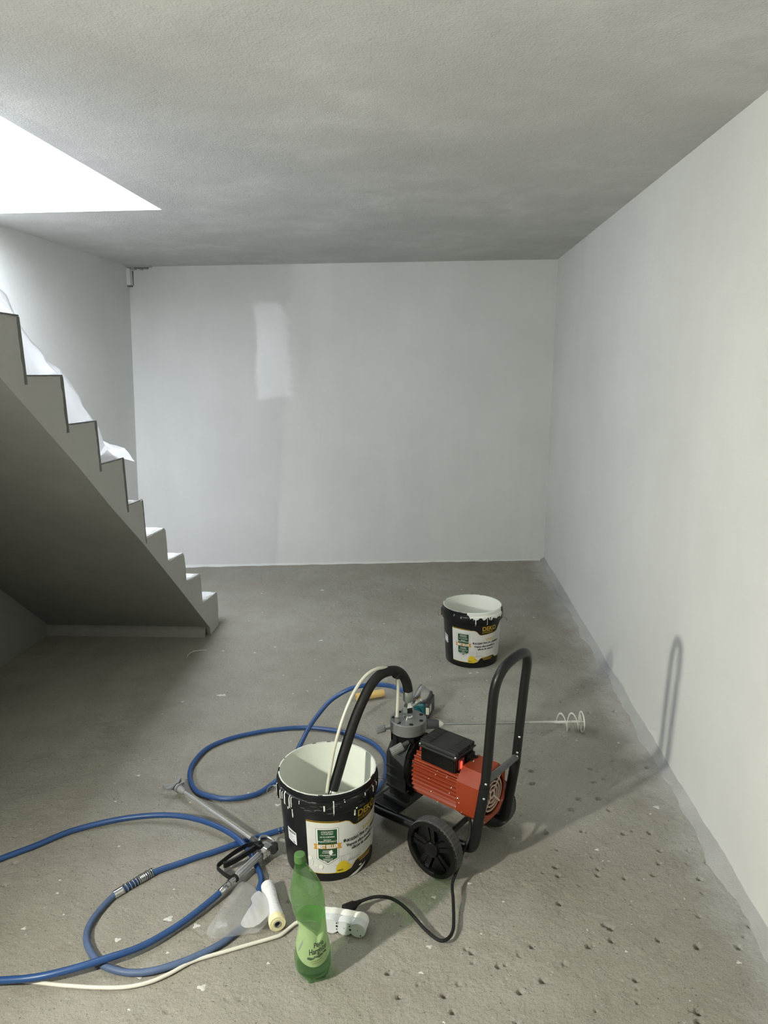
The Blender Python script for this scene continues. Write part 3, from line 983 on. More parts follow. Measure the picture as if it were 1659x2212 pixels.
    W.line(mb, [(D(-47.5 + i), .122) for i in range(5)], .003, .0009)
    mb.build('barcode', M['lab_ink'], stk)
    # second label on the back, its edge showing on the left
    mb = MB(); W.poly(mb, [(D(-175), .036), (D(-80), .036), (D(-80), .215), (D(-175), .215)], .0005); mb.build('rear_label', M['lab_w'], b)
    return b, W


def drips(b, W, items, name='paint_drip'):
    for (t, z0, z1, w) in items:
        mb = MB()
        on_collar = z1 > .25
        vs = []; n = 8
        for i in range(n + 1):
            z = z0 + (z1 - z0) * i / n
            ww = w * (.55 + .45 * abs(math.cos(i * 1.3))) if i < n - 1 else w * (1.1 if i == n - 1 else .5)
            r = (.1695 if z > .255 and z < .295 else (.1645 if z >= .295 else W.r0 + (W.r1 - W.r0) * z / W.h + (.0012 if z < .25 else .006)))
            for q, o_ in ((-1, 0), (-.4, .0013), (.4, .0013), (1, 0)):
                tt = D(t) + q * ww / 2 / r
                vs.append(((r + o_) * math.sin(tt), -(r + o_) * math.cos(tt), z))
        mb.add(vs, [(i * 4 + k, i * 4 + k + 1, i * 4 + k + 5, i * 4 + k + 4) for i in range(n) for k in range(3)], True)
        mb.build(name, M['paint_w'], b)


def copy_tree(o, parent=None):
    c = o.copy(); col.objects.link(c)
    if parent is not None: c.parent = parent
    for ch in list(o.children): copy_tree(ch, c)
    return c


front, W = make_bucket()
back = copy_tree(front)
front.location = (-0.327, 2.097, 0.0); front.rotation_euler = (0, 0, D(6.5))
back.location = (0.251, 3.747, 0.0); back.rotation_euler = (0, 0, D(-21))
front['label'] = 'black paint bucket beside the red paint sprayer with its black suction hose hanging inside'
back['label'] = 'black paint bucket standing alone on the floor towards the far wall'
front['group'] = back['group'] = 'black paint buckets'
drips(front, W, [(-62, .300, .262, .005), (-52, .302, .236, .006), (-44, .299, .215, .005), (-41, .297, .262, .004), (-57, .296, .270, .004), (-2, .290, .270, .006), (8, .301, .246, .004), (34, .262, .226, .007), (61, .300, .276, .007), (-30, .297, .284, .003), (20, .300, .292, .004), (70, .300, .283, .005), (-75, .297, .255, .004), (46, .297, .286, .004)])
# smears of paint wiped along the collar of the near bucket
mb = MB(); rr = random.Random(21)
for _ in range(48):
    t0 = rr.uniform(-70, 85); L = rr.uniform(1.5, 9); z = rr.choice([.2985, .2955, rr.uniform(.256, .294), rr.uniform(.256, .294)])
    r = .1690 if z < .2925 else .1672
    w = rr.uniform(.0003, .0009)
    vs = []
    for i in range(5):
        t = D(t0 + L * i / 4); zz = z + rr.uniform(-.0008, .0008)
        ww = w * (0.3 if i in (0, 4) else 1)
        vs += [(r * math.sin(t), -r * math.cos(t), zz + ww), (r * math.sin(t), -r * math.cos(t), zz - ww)]
    mb.add(vs, [(2 * i, 2 * i + 1, 2 * i + 3, 2 * i + 2) for i in range(4)])
mb.build('paint_smear', simple('thin_wiped_paint', (0.17, 0.175, 0.165), 0.5), front, 'stuff')
# splashes on the near label
for (t, z, sx, sz) in [(-22.5, .088, 3.2, .010), (-19.5, .072, 1.0, .012), (-15, .062, 2.2, .004), (-8.5, .058, 3.4, .009), (3.6, .112, 2.6, .009), (44, .030, 3.0, .004)]:
    mb = MB(); rr = random.Random(int(t * 10))
    out = [(D(t + sx * rr.uniform(.7, 1.15) * math.cos(q)), z + sz * rr.uniform(.6, 1.15) * math.sin(q)) for q in np.linspace(0, 6.28, 10)[:-1]]
    W.poly(mb, out, .0020); mb.build('paint_splash', M['paint_w'], front)
mb = MB(); W.poly(mb, [(D(26), .004), (D(34), .012), (D(46), .022), (D(55), .026), (D(48), .014), (D(38), .004)], .0012); mb.build('paint_splash', M['paint_w'], front)
drips(back, W, [(52 - 14 - 14, .300, .247, .006), (-18, .303, .292, .003), (46, .300, .25, .003), (20, .303, .283, .003), (-3, .298, .287, .005)])
# spill over the right of the far bucket's rim
mb = MB(); vs = []; n = 40
rr = random.Random(4)
for i in range(n + 1):
    t = D(8 + 80 * i / n)
    low = .296 - .010 * (0.5 + .5 * math.sin(i * .9)) - .006 * rr.random() - (.006 if i > 20 else 0)
    if i < 3: low = .312 - .004 * i
    for (r, z) in ((.160, .3195), (.1645, .3165), (.1645, .307), (.1655, .3005), (.1700, .2965), (.1702, low)):
        vs.append((r * math.sin(t), -r * math.cos(t), max(z, low)))
mb.add(vs, [(i * 6 + k, i * 6 + k + 1, i * 6 + k + 7, i * 6 + k + 6) for i in range(n) for k in range(5)], True)
mb.build('paint_spill', M['paint_w'], back)

# ================================================================== AIRLESS PAINT SPRAYER
TH = -0.636
sp = thing('paint_sprayer', 'red and black two wheeled electric airless paint sprayer with tall tubular handle', 'paint sprayer', (0.127, 2.145, 0), TH)
spM = Matrix.Translation((0.127, 2.145, 0)) @ Matrix.Rotation(TH, 4, 'Z')
spI = spM.inverted()
def loc(p): return spI @ Vector(p)

# frame: rails that turn up into the lower legs, and a cross bar
mb = MB()
for s in (-1, 1):
    path = [(-.335, 0, .066), (-.335, s * .06, .066), (-.325, s * .090, .067), (-.29, s * .101, .069), (-.15, s * .102, .078), (.03, s * .101, .090), (.075, s * .100, .094), (.100, s * .099, .108), (.110, s * .098, .140), (.116, s * .097, .185), (.128, s * .096, .262), (.139, s * .0955, .335)]
    mb.tube(smooth_path(path, 6), .0165, 16)
mb.build('frame', M['black_m'], sp)
mb = MB()
arc = [(.1385, -.0955, .325), (.146, -.0955, .42), (.153, -.0965, .52), (.160, -.098, .61), (.165, -.098, .66), (.171, -.090, .70), (.178, -.068, .730), (.183, -.035, .744), (.184, 0, .747)]
arc = arc + [(a_, -b_, c_) for a_, b_, c_ in arc[-2::-1]]
mb.tube(smooth_path(arc, 6), .0152, 16)
hd = mb.build('handle', M['black_m'], sp)
mb = MB()
for (a_, b_, z_) in [(.1495, -.1083, .352), (.1440, -.1090, .300), (.1560, .0828, .430), (.1500, .0825, .372), (.1490, .0835, .358)]:
    mm = Matrix.Translation((a_, b_, z_))
    bm = bmesh.new(); bmesh.ops.create_uvsphere(bm, u_segments=10, v_segments=6, radius=.0045); mb.from_bm(bm, mm, True)
mb.build('rivet', M['chrome'], hd, 'stuff')
mb = MB(); mb.tube([(.143, -.096, .352), (.143, .096, .352)], .011, 14); mb.build('crossbar', simple('dusty_grey_tube', (0.085, 0.088, 0.086), 0.5), sp)
mb = MB(); mb.tube([(0, -.185, .097), (0, .185, .097)], .0095, 12); mb.build('axle', M['black_m'], sp)

def wheel(s):
    # outer face at b = s*.189
    mm = Matrix.Translation((0, s * .1665, .097)) @ Matrix.Rotation(-s * math.pi / 2, 4, 'X') @ Matrix.Rotation(math.pi if s > 0 else 0, 4, 'Y') if False else Matrix.Translation((0, s * .1665, .097)) @ Matrix.Rotation(math.pi / 2 * (1 if s < 0 else -1), 4, 'X')
    # local +z points outwards
    mb = MB()
    nT = 44; segs = nT * 2
    prof_a = [(.083, -.0225), (.0945, -.0225), (.0965, -.018), (.0970, .0145), (.0945, .0180), (.0935, .0225), (.083, .0235), (.081, .020)]
    prof_b = [(.083, -.0225), (.0925, -.0225), (.0955, -.018), (.0960, .0145), (.0905, .0165), (.0895, .0205), (.083, .0235), (.081, .020)]
    vs = []
    for q in range(segs):
        a_ = 2 * math.pi * q / segs
        pr = prof_a if (q // 1) % 2 == 0 else prof_b
        for (r, z) in pr: vs.append(mm @ Vector((r * math.cos(a_), r * math.sin(a_), z)))
    k_ = len(prof_a)
    mb.add(vs, [(q * k_ + i, ((q + 1) % segs) * k_ + i, ((q + 1) % segs) * k_ + i + 1, q * k_ + i + 1) for q in range(segs) for i in range(k_ - 1)])
    mb.add(vs[0::k_], [tuple(range(segs))])
    ty = mb.build('wheel', M['tyre'], sp)
    mb = MB()
    mb.lathe([(.0835, .0238), (.0800, .0242), (.0775, .020), (.0765, .002), (.020, -.001), (0, -.001)], 56, mm)
    mb.lathe([(.0945, .0226), (.0880, .0236), (.0830, .0240)], 56, mm)
    mb.build('hub_dish', M['dark_pl'], ty)
    mb = MB()
    for q in range(5):
        r_ = mm @ Matrix.Rotation(2 * math.pi * q / 5 + .5, 4, 'Z')
        mb.prism([(.018, -.013), (.077, -.020), (.077, -.004), (.018, -.001)], .0, .014, 'z', r_)
        mb.prism([(.018, .001), (.077, .004), (.077, .020), (.018, .013)], .0, .014, 'z', r_)
        mb.prism([(.018, -.002), (.077, -.005), (.077, .005), (.018, .002)], .0, .009, 'z', r_)
    mb.build('spokes', M['dark_pl'], ty)
    mb = MB(); mb.lathe([(.027, .0), (.0265, .019), (.0235, .0235), (.012, .0255), (0, .026)], 28, mm); mb.build('hub_cap', M['dark_pl'], ty)
wheel(-1); wheel(1)

# pump stand and gear housing
mb = MB(); mb.box((-.318, -.105, .082), (-.208, .105, .094), bev=.003); mb.build('foot_plate', M['black_m'], sp)
mb = MB(); mb.box((-.302, -.066, .094), (-.196, .066, .112), bev=.004)
mb.prism([(-.048, .112), (.048, .112), (.040, .135), (-.040, .135)], -.288, -.195, 'x')
def octo(hw, z0, z1, c): return [(-hw + c, z0), (hw - c, z0), (hw, z0 + c), (hw, z1 - c), (hw - c * .8, z1), (-hw + c * .8, z1), (-hw, z1 - c), (-hw, z0 + c)]
secs = [(-.303, octo(.040, .140, .285, .024)), (-.292, octo(.056, .128, .308, .032)), (-.268, octo(.066, .120, .328, .036)), (-.205, octo(.074, .118, .338, .038)), (-.190, octo(.078, .130, .340, .038))]
vs = []
for a_, s_ in secs: vs += [(a_, u, v) for u, v in s_]
mb.add(vs, [(i * 8 + k, i * 8 + (k + 1) % 8, (i + 1) * 8 + (k + 1) % 8, (i + 1) * 8 + k) for i in range(4) for k in range(8)] + [tuple(range(8))])
for z_ in (.158, .196, .234):
    for s in (-1, 1):
        mb.box((-.280, min(s * .055, s * .0745), z_), (-.192, max(s * .055, s * .0745), z_ + .006))
mb.build('gear_housing', M['gear'], sp)
mb = MB()
mb.lathe([(0, 0), (.088, 0), (.090, .003), (.090, .012), (.084, .016), (.070, .020), (.070, .034), (0, .034)], 40, Matrix.Translation((-.192, 0, .250)) @ Matrix.Rotation(math.pi / 2, 4, 'Y'))
mb.build('motor_flange', M['dark_pl'], sp)
mb = MB()
mb.lathe([(.062, .285), (.056, .300), (.054, .338), (.058, .346), (.058, .362), (0, .362)], 36, Matrix.Translation((-.238, 0, 0)))
for q in range(6):
    r_ = Matrix.Translation((-.238, 0, 0)) @ Matrix.Rotation(q * math.pi / 3 + .3, 4, 'Z')
    mb.box((.046, -.012, .300), (.062, .012, .352), r_, bev=.003)
mb.build('pump_neck', M['black_m'], sp)
# pump head: lower ring, head, bolts
hM = Matrix.Translation((-.238, 0, 0))
mb = MB()
mb.lathe([(0, .357), (.0620, .357), (.0640, .3595), (.0640, .3690), (.0632, .3695), (.0632, .3700), (.0640, .3705), (.0640, .3985), (.0615, .4010), (0, .4010)], 48, hM)
mb.build('pump_head', M['head'], sp)
ph = bpy.data.objects['pump_head']
for q in range(7):
    a_ = 2 * math.pi * q / 7 + .2
    mb = MB()
    c_ = hM @ Vector((.051 * math.cos(a_), .051 * math.sin(a_), .4012))
    mb.lathe([(.0072, 0), (.0072, .0012), (.0050, .0014), (.0046, .0006), (0, .0004)], 14, Matrix.Translation(c_))
    mb.build('bolt', M['hole'], ph)

def knob(a, b, r, n=14):
    mm = frame_to(a, b); L = (Vector(b) - Vector(a)).length
    mb = MB(); segs = n * 2; vs = []
    for z_, k_ in ((0, .86), (.003, 1), (L - .003, 1), (L, .9)):
        for q in range(segs):
            rr_ = r * k_ * (1 if q % 2 else .90)
            vs.append(mm @ Vector((rr_ * math.cos(2 * math.pi * q / segs), rr_ * math.sin(2 * math.pi * q / segs), z_)))
    mb.add(vs, [(i * segs + q, i * segs + (q + 1) % segs, (i + 1) * segs + (q + 1) % segs, (i + 1) * segs + q) for i in range(3) for q in range(segs)])
    mb.add(vs[:segs], [tuple(range(segs))]); mb.add(vs[-segs:], [tuple(range(segs))])
    return mb
kn = knob((-.302, -.050, .361), (-.322, -.076, .355), .0135); k1 = kn.build('pressure_knob', M['knob'], sp)
mb = MB(); mb.cyl((-.283, -.034, .366), (-.304, -.052, .361), .0075, segs=14); mb.build('knob_stem', M['steel'], k1)
kn = knob((-.205, -.072, .336), (-.229, -.106, .318), .0145); k2 = kn.build('priming_knob', M['knob'], sp)
mb = MB(); mb.cyl((-.198, -.050, .343), (-.208, -.074, .335), .008, segs=14); mb.build('knob_stem', M['gear'], k2)

# suction hose: fitting, ferrule, hose, strainer end
fx, fy = -.238, 0.0
mb = MB()
mb.lathe([(.0165, .401), (.0165, .408), (.014, .411), (.014, .418)], 20, Matrix.Translation((fx, fy, 0)))
mb.lathe([(.0150, .414), (.0195, .418), (.0195, .446), (.0150, .450), (.012, .456), (.012, .468)], 6, Matrix.Translation((fx, fy, 0)), smooth=False)
mb.tube([(fx + .010, fy + .006, .446), (fx + .042, fy + .020, .474)], .0065, 10)
mb.build('hose_fitting', M['chrome'], sp)
mb = MB(); mb.lathe([(.0100, .462), (.0165, .466), (.0180, .470), (.0180, .503), (.0165, .506)], 24, Matrix.Translation((fx, fy, 0))); mb.build('hose_ferrule', M['zinc'], sp)
hp = [(-0.064, 2.286, .496), (-0.066, 2.284, .515), (-0.0715, 2.279, .542), (-0.086, 2.265, .575), (-0.111, 2.240, .599), (-0.150, 2.203, .604), (-0.178, 2.176, .586), (-0.201, 2.154, .552), (-0.233, 2.123, .484), (-0.267, 2.091, .385), (-0.284, 2.074, .328), (-0.302, 2.057, .268), (-.316, 2.045, .22), (-.325, 2.04, .165)]
mb = MB(); mb.tube([loc(p) for p in smooth_path(hp, 6)], .0170, 16); sh = mb.build('suction_hose', M['black_r'], sp)
mb = MB(); mb.tube([loc(p) for p in [(-.303, 2.056, .262), (-.311, 2.049, .235)]], [.0178, .0185], 16); mb.build('paint_smear', M['paint_w'], sh)
tp = [(-0.102, 2.250, .412), (-0.1015, 2.250, .43), (-0.0985, 2.2525, .505), (-0.101, 2.250, .562), (-.113, 2.238, .597), (-0.132, 2.222, .615), (-0.158, 2.196, .6265), (-0.188, 2.167, .624), (-0.217, 2.139, .602), (-0.243, 2.113, .563), (-0.271, 2.087, .497), (-0.296, 2.062, .412), (-0.310, 2.049, .338), (-0.321, 2.038, .267), (-.327, 2.03, .20), (-.33, 2.03, .165)]
mb = MB(); mb.tube([loc(p) for p in smooth_path(tp, 6)], .0056, 10); rt = mb.build('return_tube', M['tube_w'], sp)
mb = MB(); mb.tube([loc(p) for p in [(-.1005, 2.2505, .566), (-.104, 2.247, .580)]], .0070, 10)
mb.tube([loc(p) for p in [(-.095, 2.258, .580), (-.106, 2.247, .588)]], .0195, 16); mb.build('hose_strap', M['black_r'], rt)
c_ = loc((-.102, 2.250, 0))
mb = MB(); mb.lathe([(.0085, .401), (.0085, .416), (.0075, .418)], 6, Matrix.Translation((c_.x, c_.y, 0)), smooth=False); mb.lathe([(.0075, .417), (.0088, .419), (.0088, .424), (.006, .425)], 14, Matrix.Translation((c_.x, c_.y, 0))); mb.build('tube_fitting', M['steel'], rt)

# pressure gauge
gd = (loc((-.072 - .82, 2.33 + .02, .5 + .55)) - loc((-.072, 2.33, .5))).normalized()
gc = loc((-.020, 2.338, .470))
gM = frame_to(gc, gc + gd)
mb = MB(); mb.lathe([(0, -.022), (.0255, -.022), (.027, -.019), (.027, .006), (.0295, .007), (.0295, .013), (.027, .014), (.026, .011)], 32, gM); ga = mb.build('pressure_gauge', M['tipgrey'], sp)
mb = MB(); mb.lathe([(.026, .0095), (0, .0095)], 32, gM); mb.build('gauge_dial', M['strip_w'], ga)
mb = MB(); mb.lathe([(.0265, .0125), (.014, .0145), (0, .015)], 32, gM); mb.build('gauge_glass', M['glass'], ga)
mb = MB(); mb.prism([(-.0014, -.006), (.0014, -.006), (.0004, .019), (-.0004, .019)], .0100, .0106, 'z', gM @ Matrix.Rotation(2.2, 4, 'Z')); mb.build('gauge_needle', M['lab_ink'], ga)
mb = MB(); mb.tube([loc((-.034, 2.30, .455)), loc((-.014, 2.335, .472))], .0062, 6, smooth=False); mb.build('gauge_stem', M['brass'], ga)

# hose outlet behind the head
mb = MB(); mb.tube([loc((-.060, 2.335, .385)), loc((-.062, 2.375, .402))], .011, 6, smooth=False); mb.build('outlet_fitting', M['chrome'], sp)

# motor: finned barrel
mb = MB()
N_ = 240; vs = []
for a_ in (-.160, .034):
    for q in range(N_):
        t = 2 * math.pi * q / N_
        c, s = math.cos(t), math.sin(t)
        e_ = 3.2
        rad = 1 / ((abs(c) / .0765) ** e_ + (abs(s) / .084) ** e_) ** (1 / e_)
        tooth = (q % 8)
        rad -= (0.0, 0.0, .004, .010, .0115, .0115, .010, .004)[tooth]
        vs.append((a_, -.006 + rad * c, .250 + rad * s))
mb.add(vs, [(q, (q + 1) % N_, N_ + (q + 1) % N_, N_ + q) for q in range(N_)])
mb.add(vs[:N_], [tuple(range(N_))]); mb.add(vs[N_:], [tuple(range(N_))])
mt = mb.build('motor', M['orange'], sp)

# fan cover: octagonal shroud open at the back, vent rings at the end
cb, cz = -.008, .252
hw, hz, ch = .080, .089, .036
octg = [(-hw + ch, -hz), (hw - ch, -hz), (hw, -hz + ch), (hw, hz - ch), (hw - ch, hz), (-hw + ch, hz), (-hw, hz - ch), (-hw, -hz + ch)]
mb = MB()
vs = []
for a_, k_ in ((.027, 1.0), (.110, 1.0), (.115, .965)):
    vs += [(a_, cb + u * k_, cz + v * k_) for u, v in octg]
mb.add(vs, [(i * 8 + q, i * 8 + (q + 1) % 8, (i + 1) * 8 + (q + 1) % 8, (i + 1) * 8 + q) for i in range(2) for q in range(8)])
# end face as octagon to circle bridge
NC = 64; vs = []; fs = []
def oct_at(t):
    c, s = math.cos(t), math.sin(t)
    best = 9
    for (u0, v0), (u1, v1) in zip(octg, octg[1:] + octg[:1]):
        den = c * (v1 - v0) - s * (u1 - u0)
        if abs(den) < 1e-9: continue
        r_ = (u0 * (v1 - v0) - v0 * (u1 - u0)) / den
        if r_ > 0: best = min(best, r_)
    return best * .965
for q in range(NC):
    t = 2 * math.pi * q / NC
    R_o = oct_at(t)
    vs += [(.115, cb + R_o * math.cos(t), cz + R_o * math.sin(t)), (.115, cb + .069 * math.cos(t), cz + .069 * math.sin(t)), (.110, cb + .069 * math.cos(t), cz + .069 * math.sin(t))]
for q in range(NC):
    p, n_ = q * 3, ((q + 1) % NC) * 3
    fs += [(p, n_, n_ + 1, p + 1), (p + 1, n_ + 1, n_ + 2, p + 2)]
mb.add(vs, fs)
fc = mb.build('fan_cover', M['orange'], sp)
mb = MB(); mb.lathe([(.071, .100), (0, .100)], 40, Matrix.Translation((0, cb, cz)) @ Matrix.Rotation(math.pi / 2, 4, 'Y')); mb.build('fan_recess', M['hole'], fc)
mb = MB()
for (ri, ro) in [(.0095, .0160), (.0268, .0305), (.0402, .0440), (.0537, .0575)]:
    mb.lathe([(ri, .110), (ri, .1148), (ro, .1148), (ro, .110)], 56, Matrix.Translation((0, cb, cz)) @ Matrix.Rotation(math.pi / 2, 4, 'Y'))
for q in range(4):
    mb.box((.1105, .010, -.0028), (.1146, .0700, .0028), Matrix.Translation((0, cb, cz)) @ Matrix.Rotation(math.pi / 4 + q * math.pi / 2, 4, 'X'))
mb.build('vent_grille', M['grille'], fc)
mb = MB()
for (a_, b_, z_, r_) in [(.034, cb - .081, .245, .0042), (.1155, cb + .06, .20, .002), (.1155, cb - .05, .178, .002), (.04, cb, .342, .003)]:
    bm = bmesh.new(); bmesh.ops.create_uvsphere(bm, u_segments=12, v_segments=6, radius=r_); mb.from_bm(bm, Matrix.Translation((a_, b_, z_)), True)
mb.build('cover_screw', M['chrome'], fc, 'stuff')

# control box on top of the motor
b0, b1 = -.079, .030; a0_, a1_ = -.122, .016
mb = MB(); mb.box((a0_, b0, .318), (a1_, b1, .374), bev=.004)
mb.box((a0_ + .085, b0 - .0015, .320), (a1_ - .006, b0 + .002, .360))
cbx = mb.build('control_box', M['dark_pl'], sp)
mb = MB(); mb.box((a0_ - .006, b0 - .006, .370), (a1_ + .006, b1 + .006, .377), bev=.002)
mb.box((a0_ - .003, b0 - .002, .377), (a1_ + .003, b1 + .002, .390), bev=.004)
ld = mb.build('box_lid', M['box_pl'], cbx)
for q in range(10):
    y_ = b0 + .008 + (b1 - b0 - .016) * q / 9
    for (p0, p1, e_) in ((a0_ - .003, a0_ + .033, -1), (a1_ - .033, a1_ + .003, 1)):
        # an L shaped rib: along the lid and down over its edge
        x_in, x_out = (p1, p0 - .0025) if e_ < 0 else (p0, p1 + .0025)
        x_w = x_out + .0035 * (1 if e_ < 0 else -1)
        mb = MB()
        pol = [(x_in, .3885), (x_in, .3930), (x_out, .3930), (x_out, .378), (x_w, .378), (x_w, .3885)]
        mb.prism([(u, v) for u, v in pol], y_ - .0028, y_ + .0028, 'y')
        mb.build('rib', M['box_pl'], cbx)
mb = MB()
for (a_, b_) in [(a0_ - .002, b0 - .002), (a1_ + .002, b0 - .002), (a1_ + .002, b1 + .002), (a0_ - .002, b1 + .002)]:
    bm = bmesh.new(); bmesh.ops.create_uvsphere(bm, u_segments=10, v_segments=6, radius=.0042); mb.from_bm(bm, Matrix.Translation((a_, b_, .3785)), True)
mb.build('lid_screw', M['steel'], cbx, 'stuff')
mb = MB(); mb.box((a1_ - .002, -.062, .325), (a1_ + .006, -.034, .362), bev=.002); sw = mb.build('power_switch', M['red_off'], cbx)
mb = MB(); mb.box((a1_ + .0055, -.059, .331), (a1_ + .009, -.049, .356), bev=.0015); mb.build('lit_rocker', M['red_lit'], sw)
mb = MB()
mb.tube([(a1_ - .004, -.006, .340), (a1_ + .018, -.006, .340)], [.012, .009], 12); mb.tube([(a1_ - .004, .018, .338), (a1_ + .022, .018, .338)], [.011, .008], 12)
mb.box((a1_ - .002, -.020, .325), (a1_ + .008, .028, .356), bev=.003)
mb.build('cable_gland', M['black_r'], cbx)
# paint flecks on the machine
mb = MB(); rr = random.Random(8)
for _ in range(12):
    a_ = rr.uniform(-.10, .11); z_ = rr.uniform(.19, .31)
    if a_ > .03: b_ = cb - hw - .0005
    else: b_ = -.0835
    s_ = rr.uniform(.0007, .0015)
    mb.box((a_ - s_, b_ - .0006, z_ - s_), (a_ + s_, b_ + .004, z_ + s_ * .8))
mb.build('paint_fleck', M['paint_w'], sp, 'stuff')

# mains lead with its plug, plugged into the power strip
lead = [tuple(spM @ Vector(p)) for p in [(.060, -.060, .180), (.082, -.085, .165), (.094, -.110, .140), (.085, -.128, .10), (.080, -.145, .055)]]
lead += [(0.083, 1.93, .030), (0.083, 1.875, .024), (0.083, 1.835, .018), (0.082, 1.792, .015), (0.079, 1.762, .014), (0.069, 1.737, .014), (0.053, 1.722, .014), (0.037, 1.723, .014), (0.018, 1.737, .015), (-0.005, 1.762, .016), (-0.027, 1.79, .018), (-0.051, 1.819, .022), (-0.079, 1.842, .028), (-0.11, 1.857, .032), (-0.141, 1.858, .034), (-0.168, 1.852, .034), (-0.196, 1.838, .033), (-.208, 1.830, .032)]
mb = MB(); mb.tube([loc(p) for p in smooth_path(lead, 6)], .0050, 10); pc = mb.build('power_cord', M['black_r'], sp)
mb = MB()
mb.tube([loc(p) for p in [(-.197, 1.838, .033), (-.206, 1.831, .032), (-.212, 1.826, .031), (-.216, 1.823, .031), (-.238, 1.806, .030), (-.240, 1.804, .030)]], [.0062, .0075, .0105, .0135, .0165, .0165], 12)
mb.build('plug', M['black_r'], pc)

# ================================================================== POWER STRIP
ps_dir = Vector((.0405, -.0065, 0)).normalized()
psA = math.atan2(ps_dir.y, ps_dir.x)
strip = thing('power_strip', 'white three socket power strip standing on edge behind the green bottle', 'power strip', (-.236, 1.740, 0), psA)
# outline in the upright plane: three lobes and a square cable end
def lobes(r, grow=0.0):
    cs = [-.0405, 0.0, .0405]
    up = []; n = 12
    rr_ = r + grow
    half = math.acos(min(1, (.0405 / 2) / rr_))
    half = half * .80
    pts = []
    a_s = math.pi - .25
    pts.append((-.0405 - .032, -rr_ * .80)); pts.append((-.0405 - .032, rr_ * .86))
    for i, c in enumerate(cs):
        t0 = math.pi - half if i > 0 else math.pi * .62
        t1 = half if i < 2 else -math.pi / 2
        for q in range(n + 1):
            t = t0 + (t1 - t0) * q / n
            pts.append((c + rr_ * math.cos(t), rr_ * math.sin(t)))
    for i, c in list(enumerate(cs))[::-1]:
        if i == 2:
            t0, t1 = -math.pi / 2, -math.pi + half
        else:
            t0 = -half; t1 = -math.pi + half if i > 0 else -math.pi * .62
        for q in range(n + 1):
            t = t0 + (t1 - t0) * q / n
            pts.append((c + rr_ * math.cos(t), rr_ * math.sin(t)))
    return pts
zc = .0245
def shell(mb, secs):
    # secs: (y, scale)
    base = lobes(.0238)
    n = len(base); vs = []
    for y, s_ in secs:
        vs += [(u * (1 + (s_ - 1) * .4), y, zc + v * s_) for u, v in base]
    mb.add(vs, [(i * n + k, i * n + (k + 1) % n, (i + 1) * n + (k + 1) % n, (i + 1) * n + k) for i in range(len(secs) - 1) for k in range(n)])
    mb.add(vs[:n], [tuple(range(n))]); mb.add(vs[-n:], [tuple(range(n))])
mb = MB(); shell(mb, [(0, .97), (.002, .99), (.023, .995)]); mb.build('base_shell', M['strip_g'], strip)
mb = MB(); shell(mb, [(.0232, 1.0), (.045, 1.0), (.048, .97)]); sk = mb.build('socket_shell', M['strip_w'], strip)
mb = MB()
for c in (-.0405, 0, .0405):
    mb.lathe([(.0195, .0483), (.0195, .040), (0, .040)], 24, Matrix.Translation((c, 0, zc)) @ Matrix.Rotation(-math.pi / 2, 4, 'X'))
    mb.lathe([(.0215, .0482), (.0215, .0492), (.0195, .0492), (.0195, .0400)], 24, Matrix.Translation((c, 0, zc)) @ Matrix.Rotation(-math.pi / 2, 4, 'X'))
mb.build('socket', M['strip_w'], sk)
mb = MB()
for (u, v, r_) in [(-.022, .014, .0022), (-.022, -.006, .0022), (-.0215, .004, .0034), (.017, .010, .0022), (.0185, -.001, .0034), (.0, .001, .0013), (.0405, .0005, .0015), (.049, -.015, .0022), (-.056, .003, .0012)]:
    mb.lathe([(r_, .0007), (0, .0007)], 12, Matrix.Translation((u, 0, zc + v)) @ Matrix.Rotation(math.pi / 2, 4, 'X'))
mb.build('screw_hole', M['hole'], strip, 'stuff')
ws = strip_I = (Matrix.Translation((-.236, 1.740, 0)) @ Matrix.Rotation(psA, 4, 'Z')).inverted()
wpts = [(-1.60, 1.60, .007), (-1.40, 1.56, .006), (-1.147, 1.539, .006), (-1.068, 1.536, .006), (-0.988, 1.53, .006), (-0.943, 1.528, .006), (-0.869, 1.527, .006), (-0.798, 1.532, .006), (-0.742, 1.549, .006), (-0.694, 1.58, .006), (-0.644, 1.623, .006), (-0.569, 1.658, .006), (-0.5, 1.689, .006), (-0.446, 1.713, .006), (-0.418, 1.728, .006), (-0.396, 1.756, .007), (-0.378, 1.772, .010), (-0.345, 1.778, .016), (-.318, 1.768, .022), (-.30, 1.765, .0245)]
mb = MB(); mb.tube([ws @ Vector(p) for p in smooth_path(wpts, 6)], .0052, 10); mb.build('white_cable', M['white_c'], strip)['label'] = 'long white mains cable trailing across the floor'

# ================================================================== SODA BOTTLE
prof = [(0.3440, -0.3297, 0.0161), (0.325, -0.3262, 0.0236), (0.2993, -0.3208, 0.0345), (0.2703, -0.3178, 0.0425), (0.2413, -0.3146, 0.0453), (0.209, -0.3109, 0.0444), (0.1832, -0.3071, 0.0407), (0.1605, -0.3032, 0.0374), (0.1406, -0.3037, 0.039), (0.1172, -0.3052, 0.042), (0.0836, -0.3054, 0.047), (0.0565, -0.306, 0.0498), (0.033, -0.3055, 0.0487), (0.014, -0.3045, 0.0450), (0.004, -0.304, 0.041)]
BX, BY = -.305, 1.612
bot = thing('soda_bottle', 'crumpled green plastic soda bottle with twisted waist and green cap', 'bottle', (BX, BY, 0))
bot.scale = (1, 1, .965)
pz = np.array([p[0] for p in prof][::-1]); pxs = np.array([p[1] for p in prof][::-1]) - BX; prs = np.array([p[2] for p in prof][::-1])
def bsec(z): return float(np.interp(z, pz, pxs)), float(np.interp(z, pz, prs))
def angd(a, b): return (a - b + math.pi) % (2 * math.pi) - math.pi
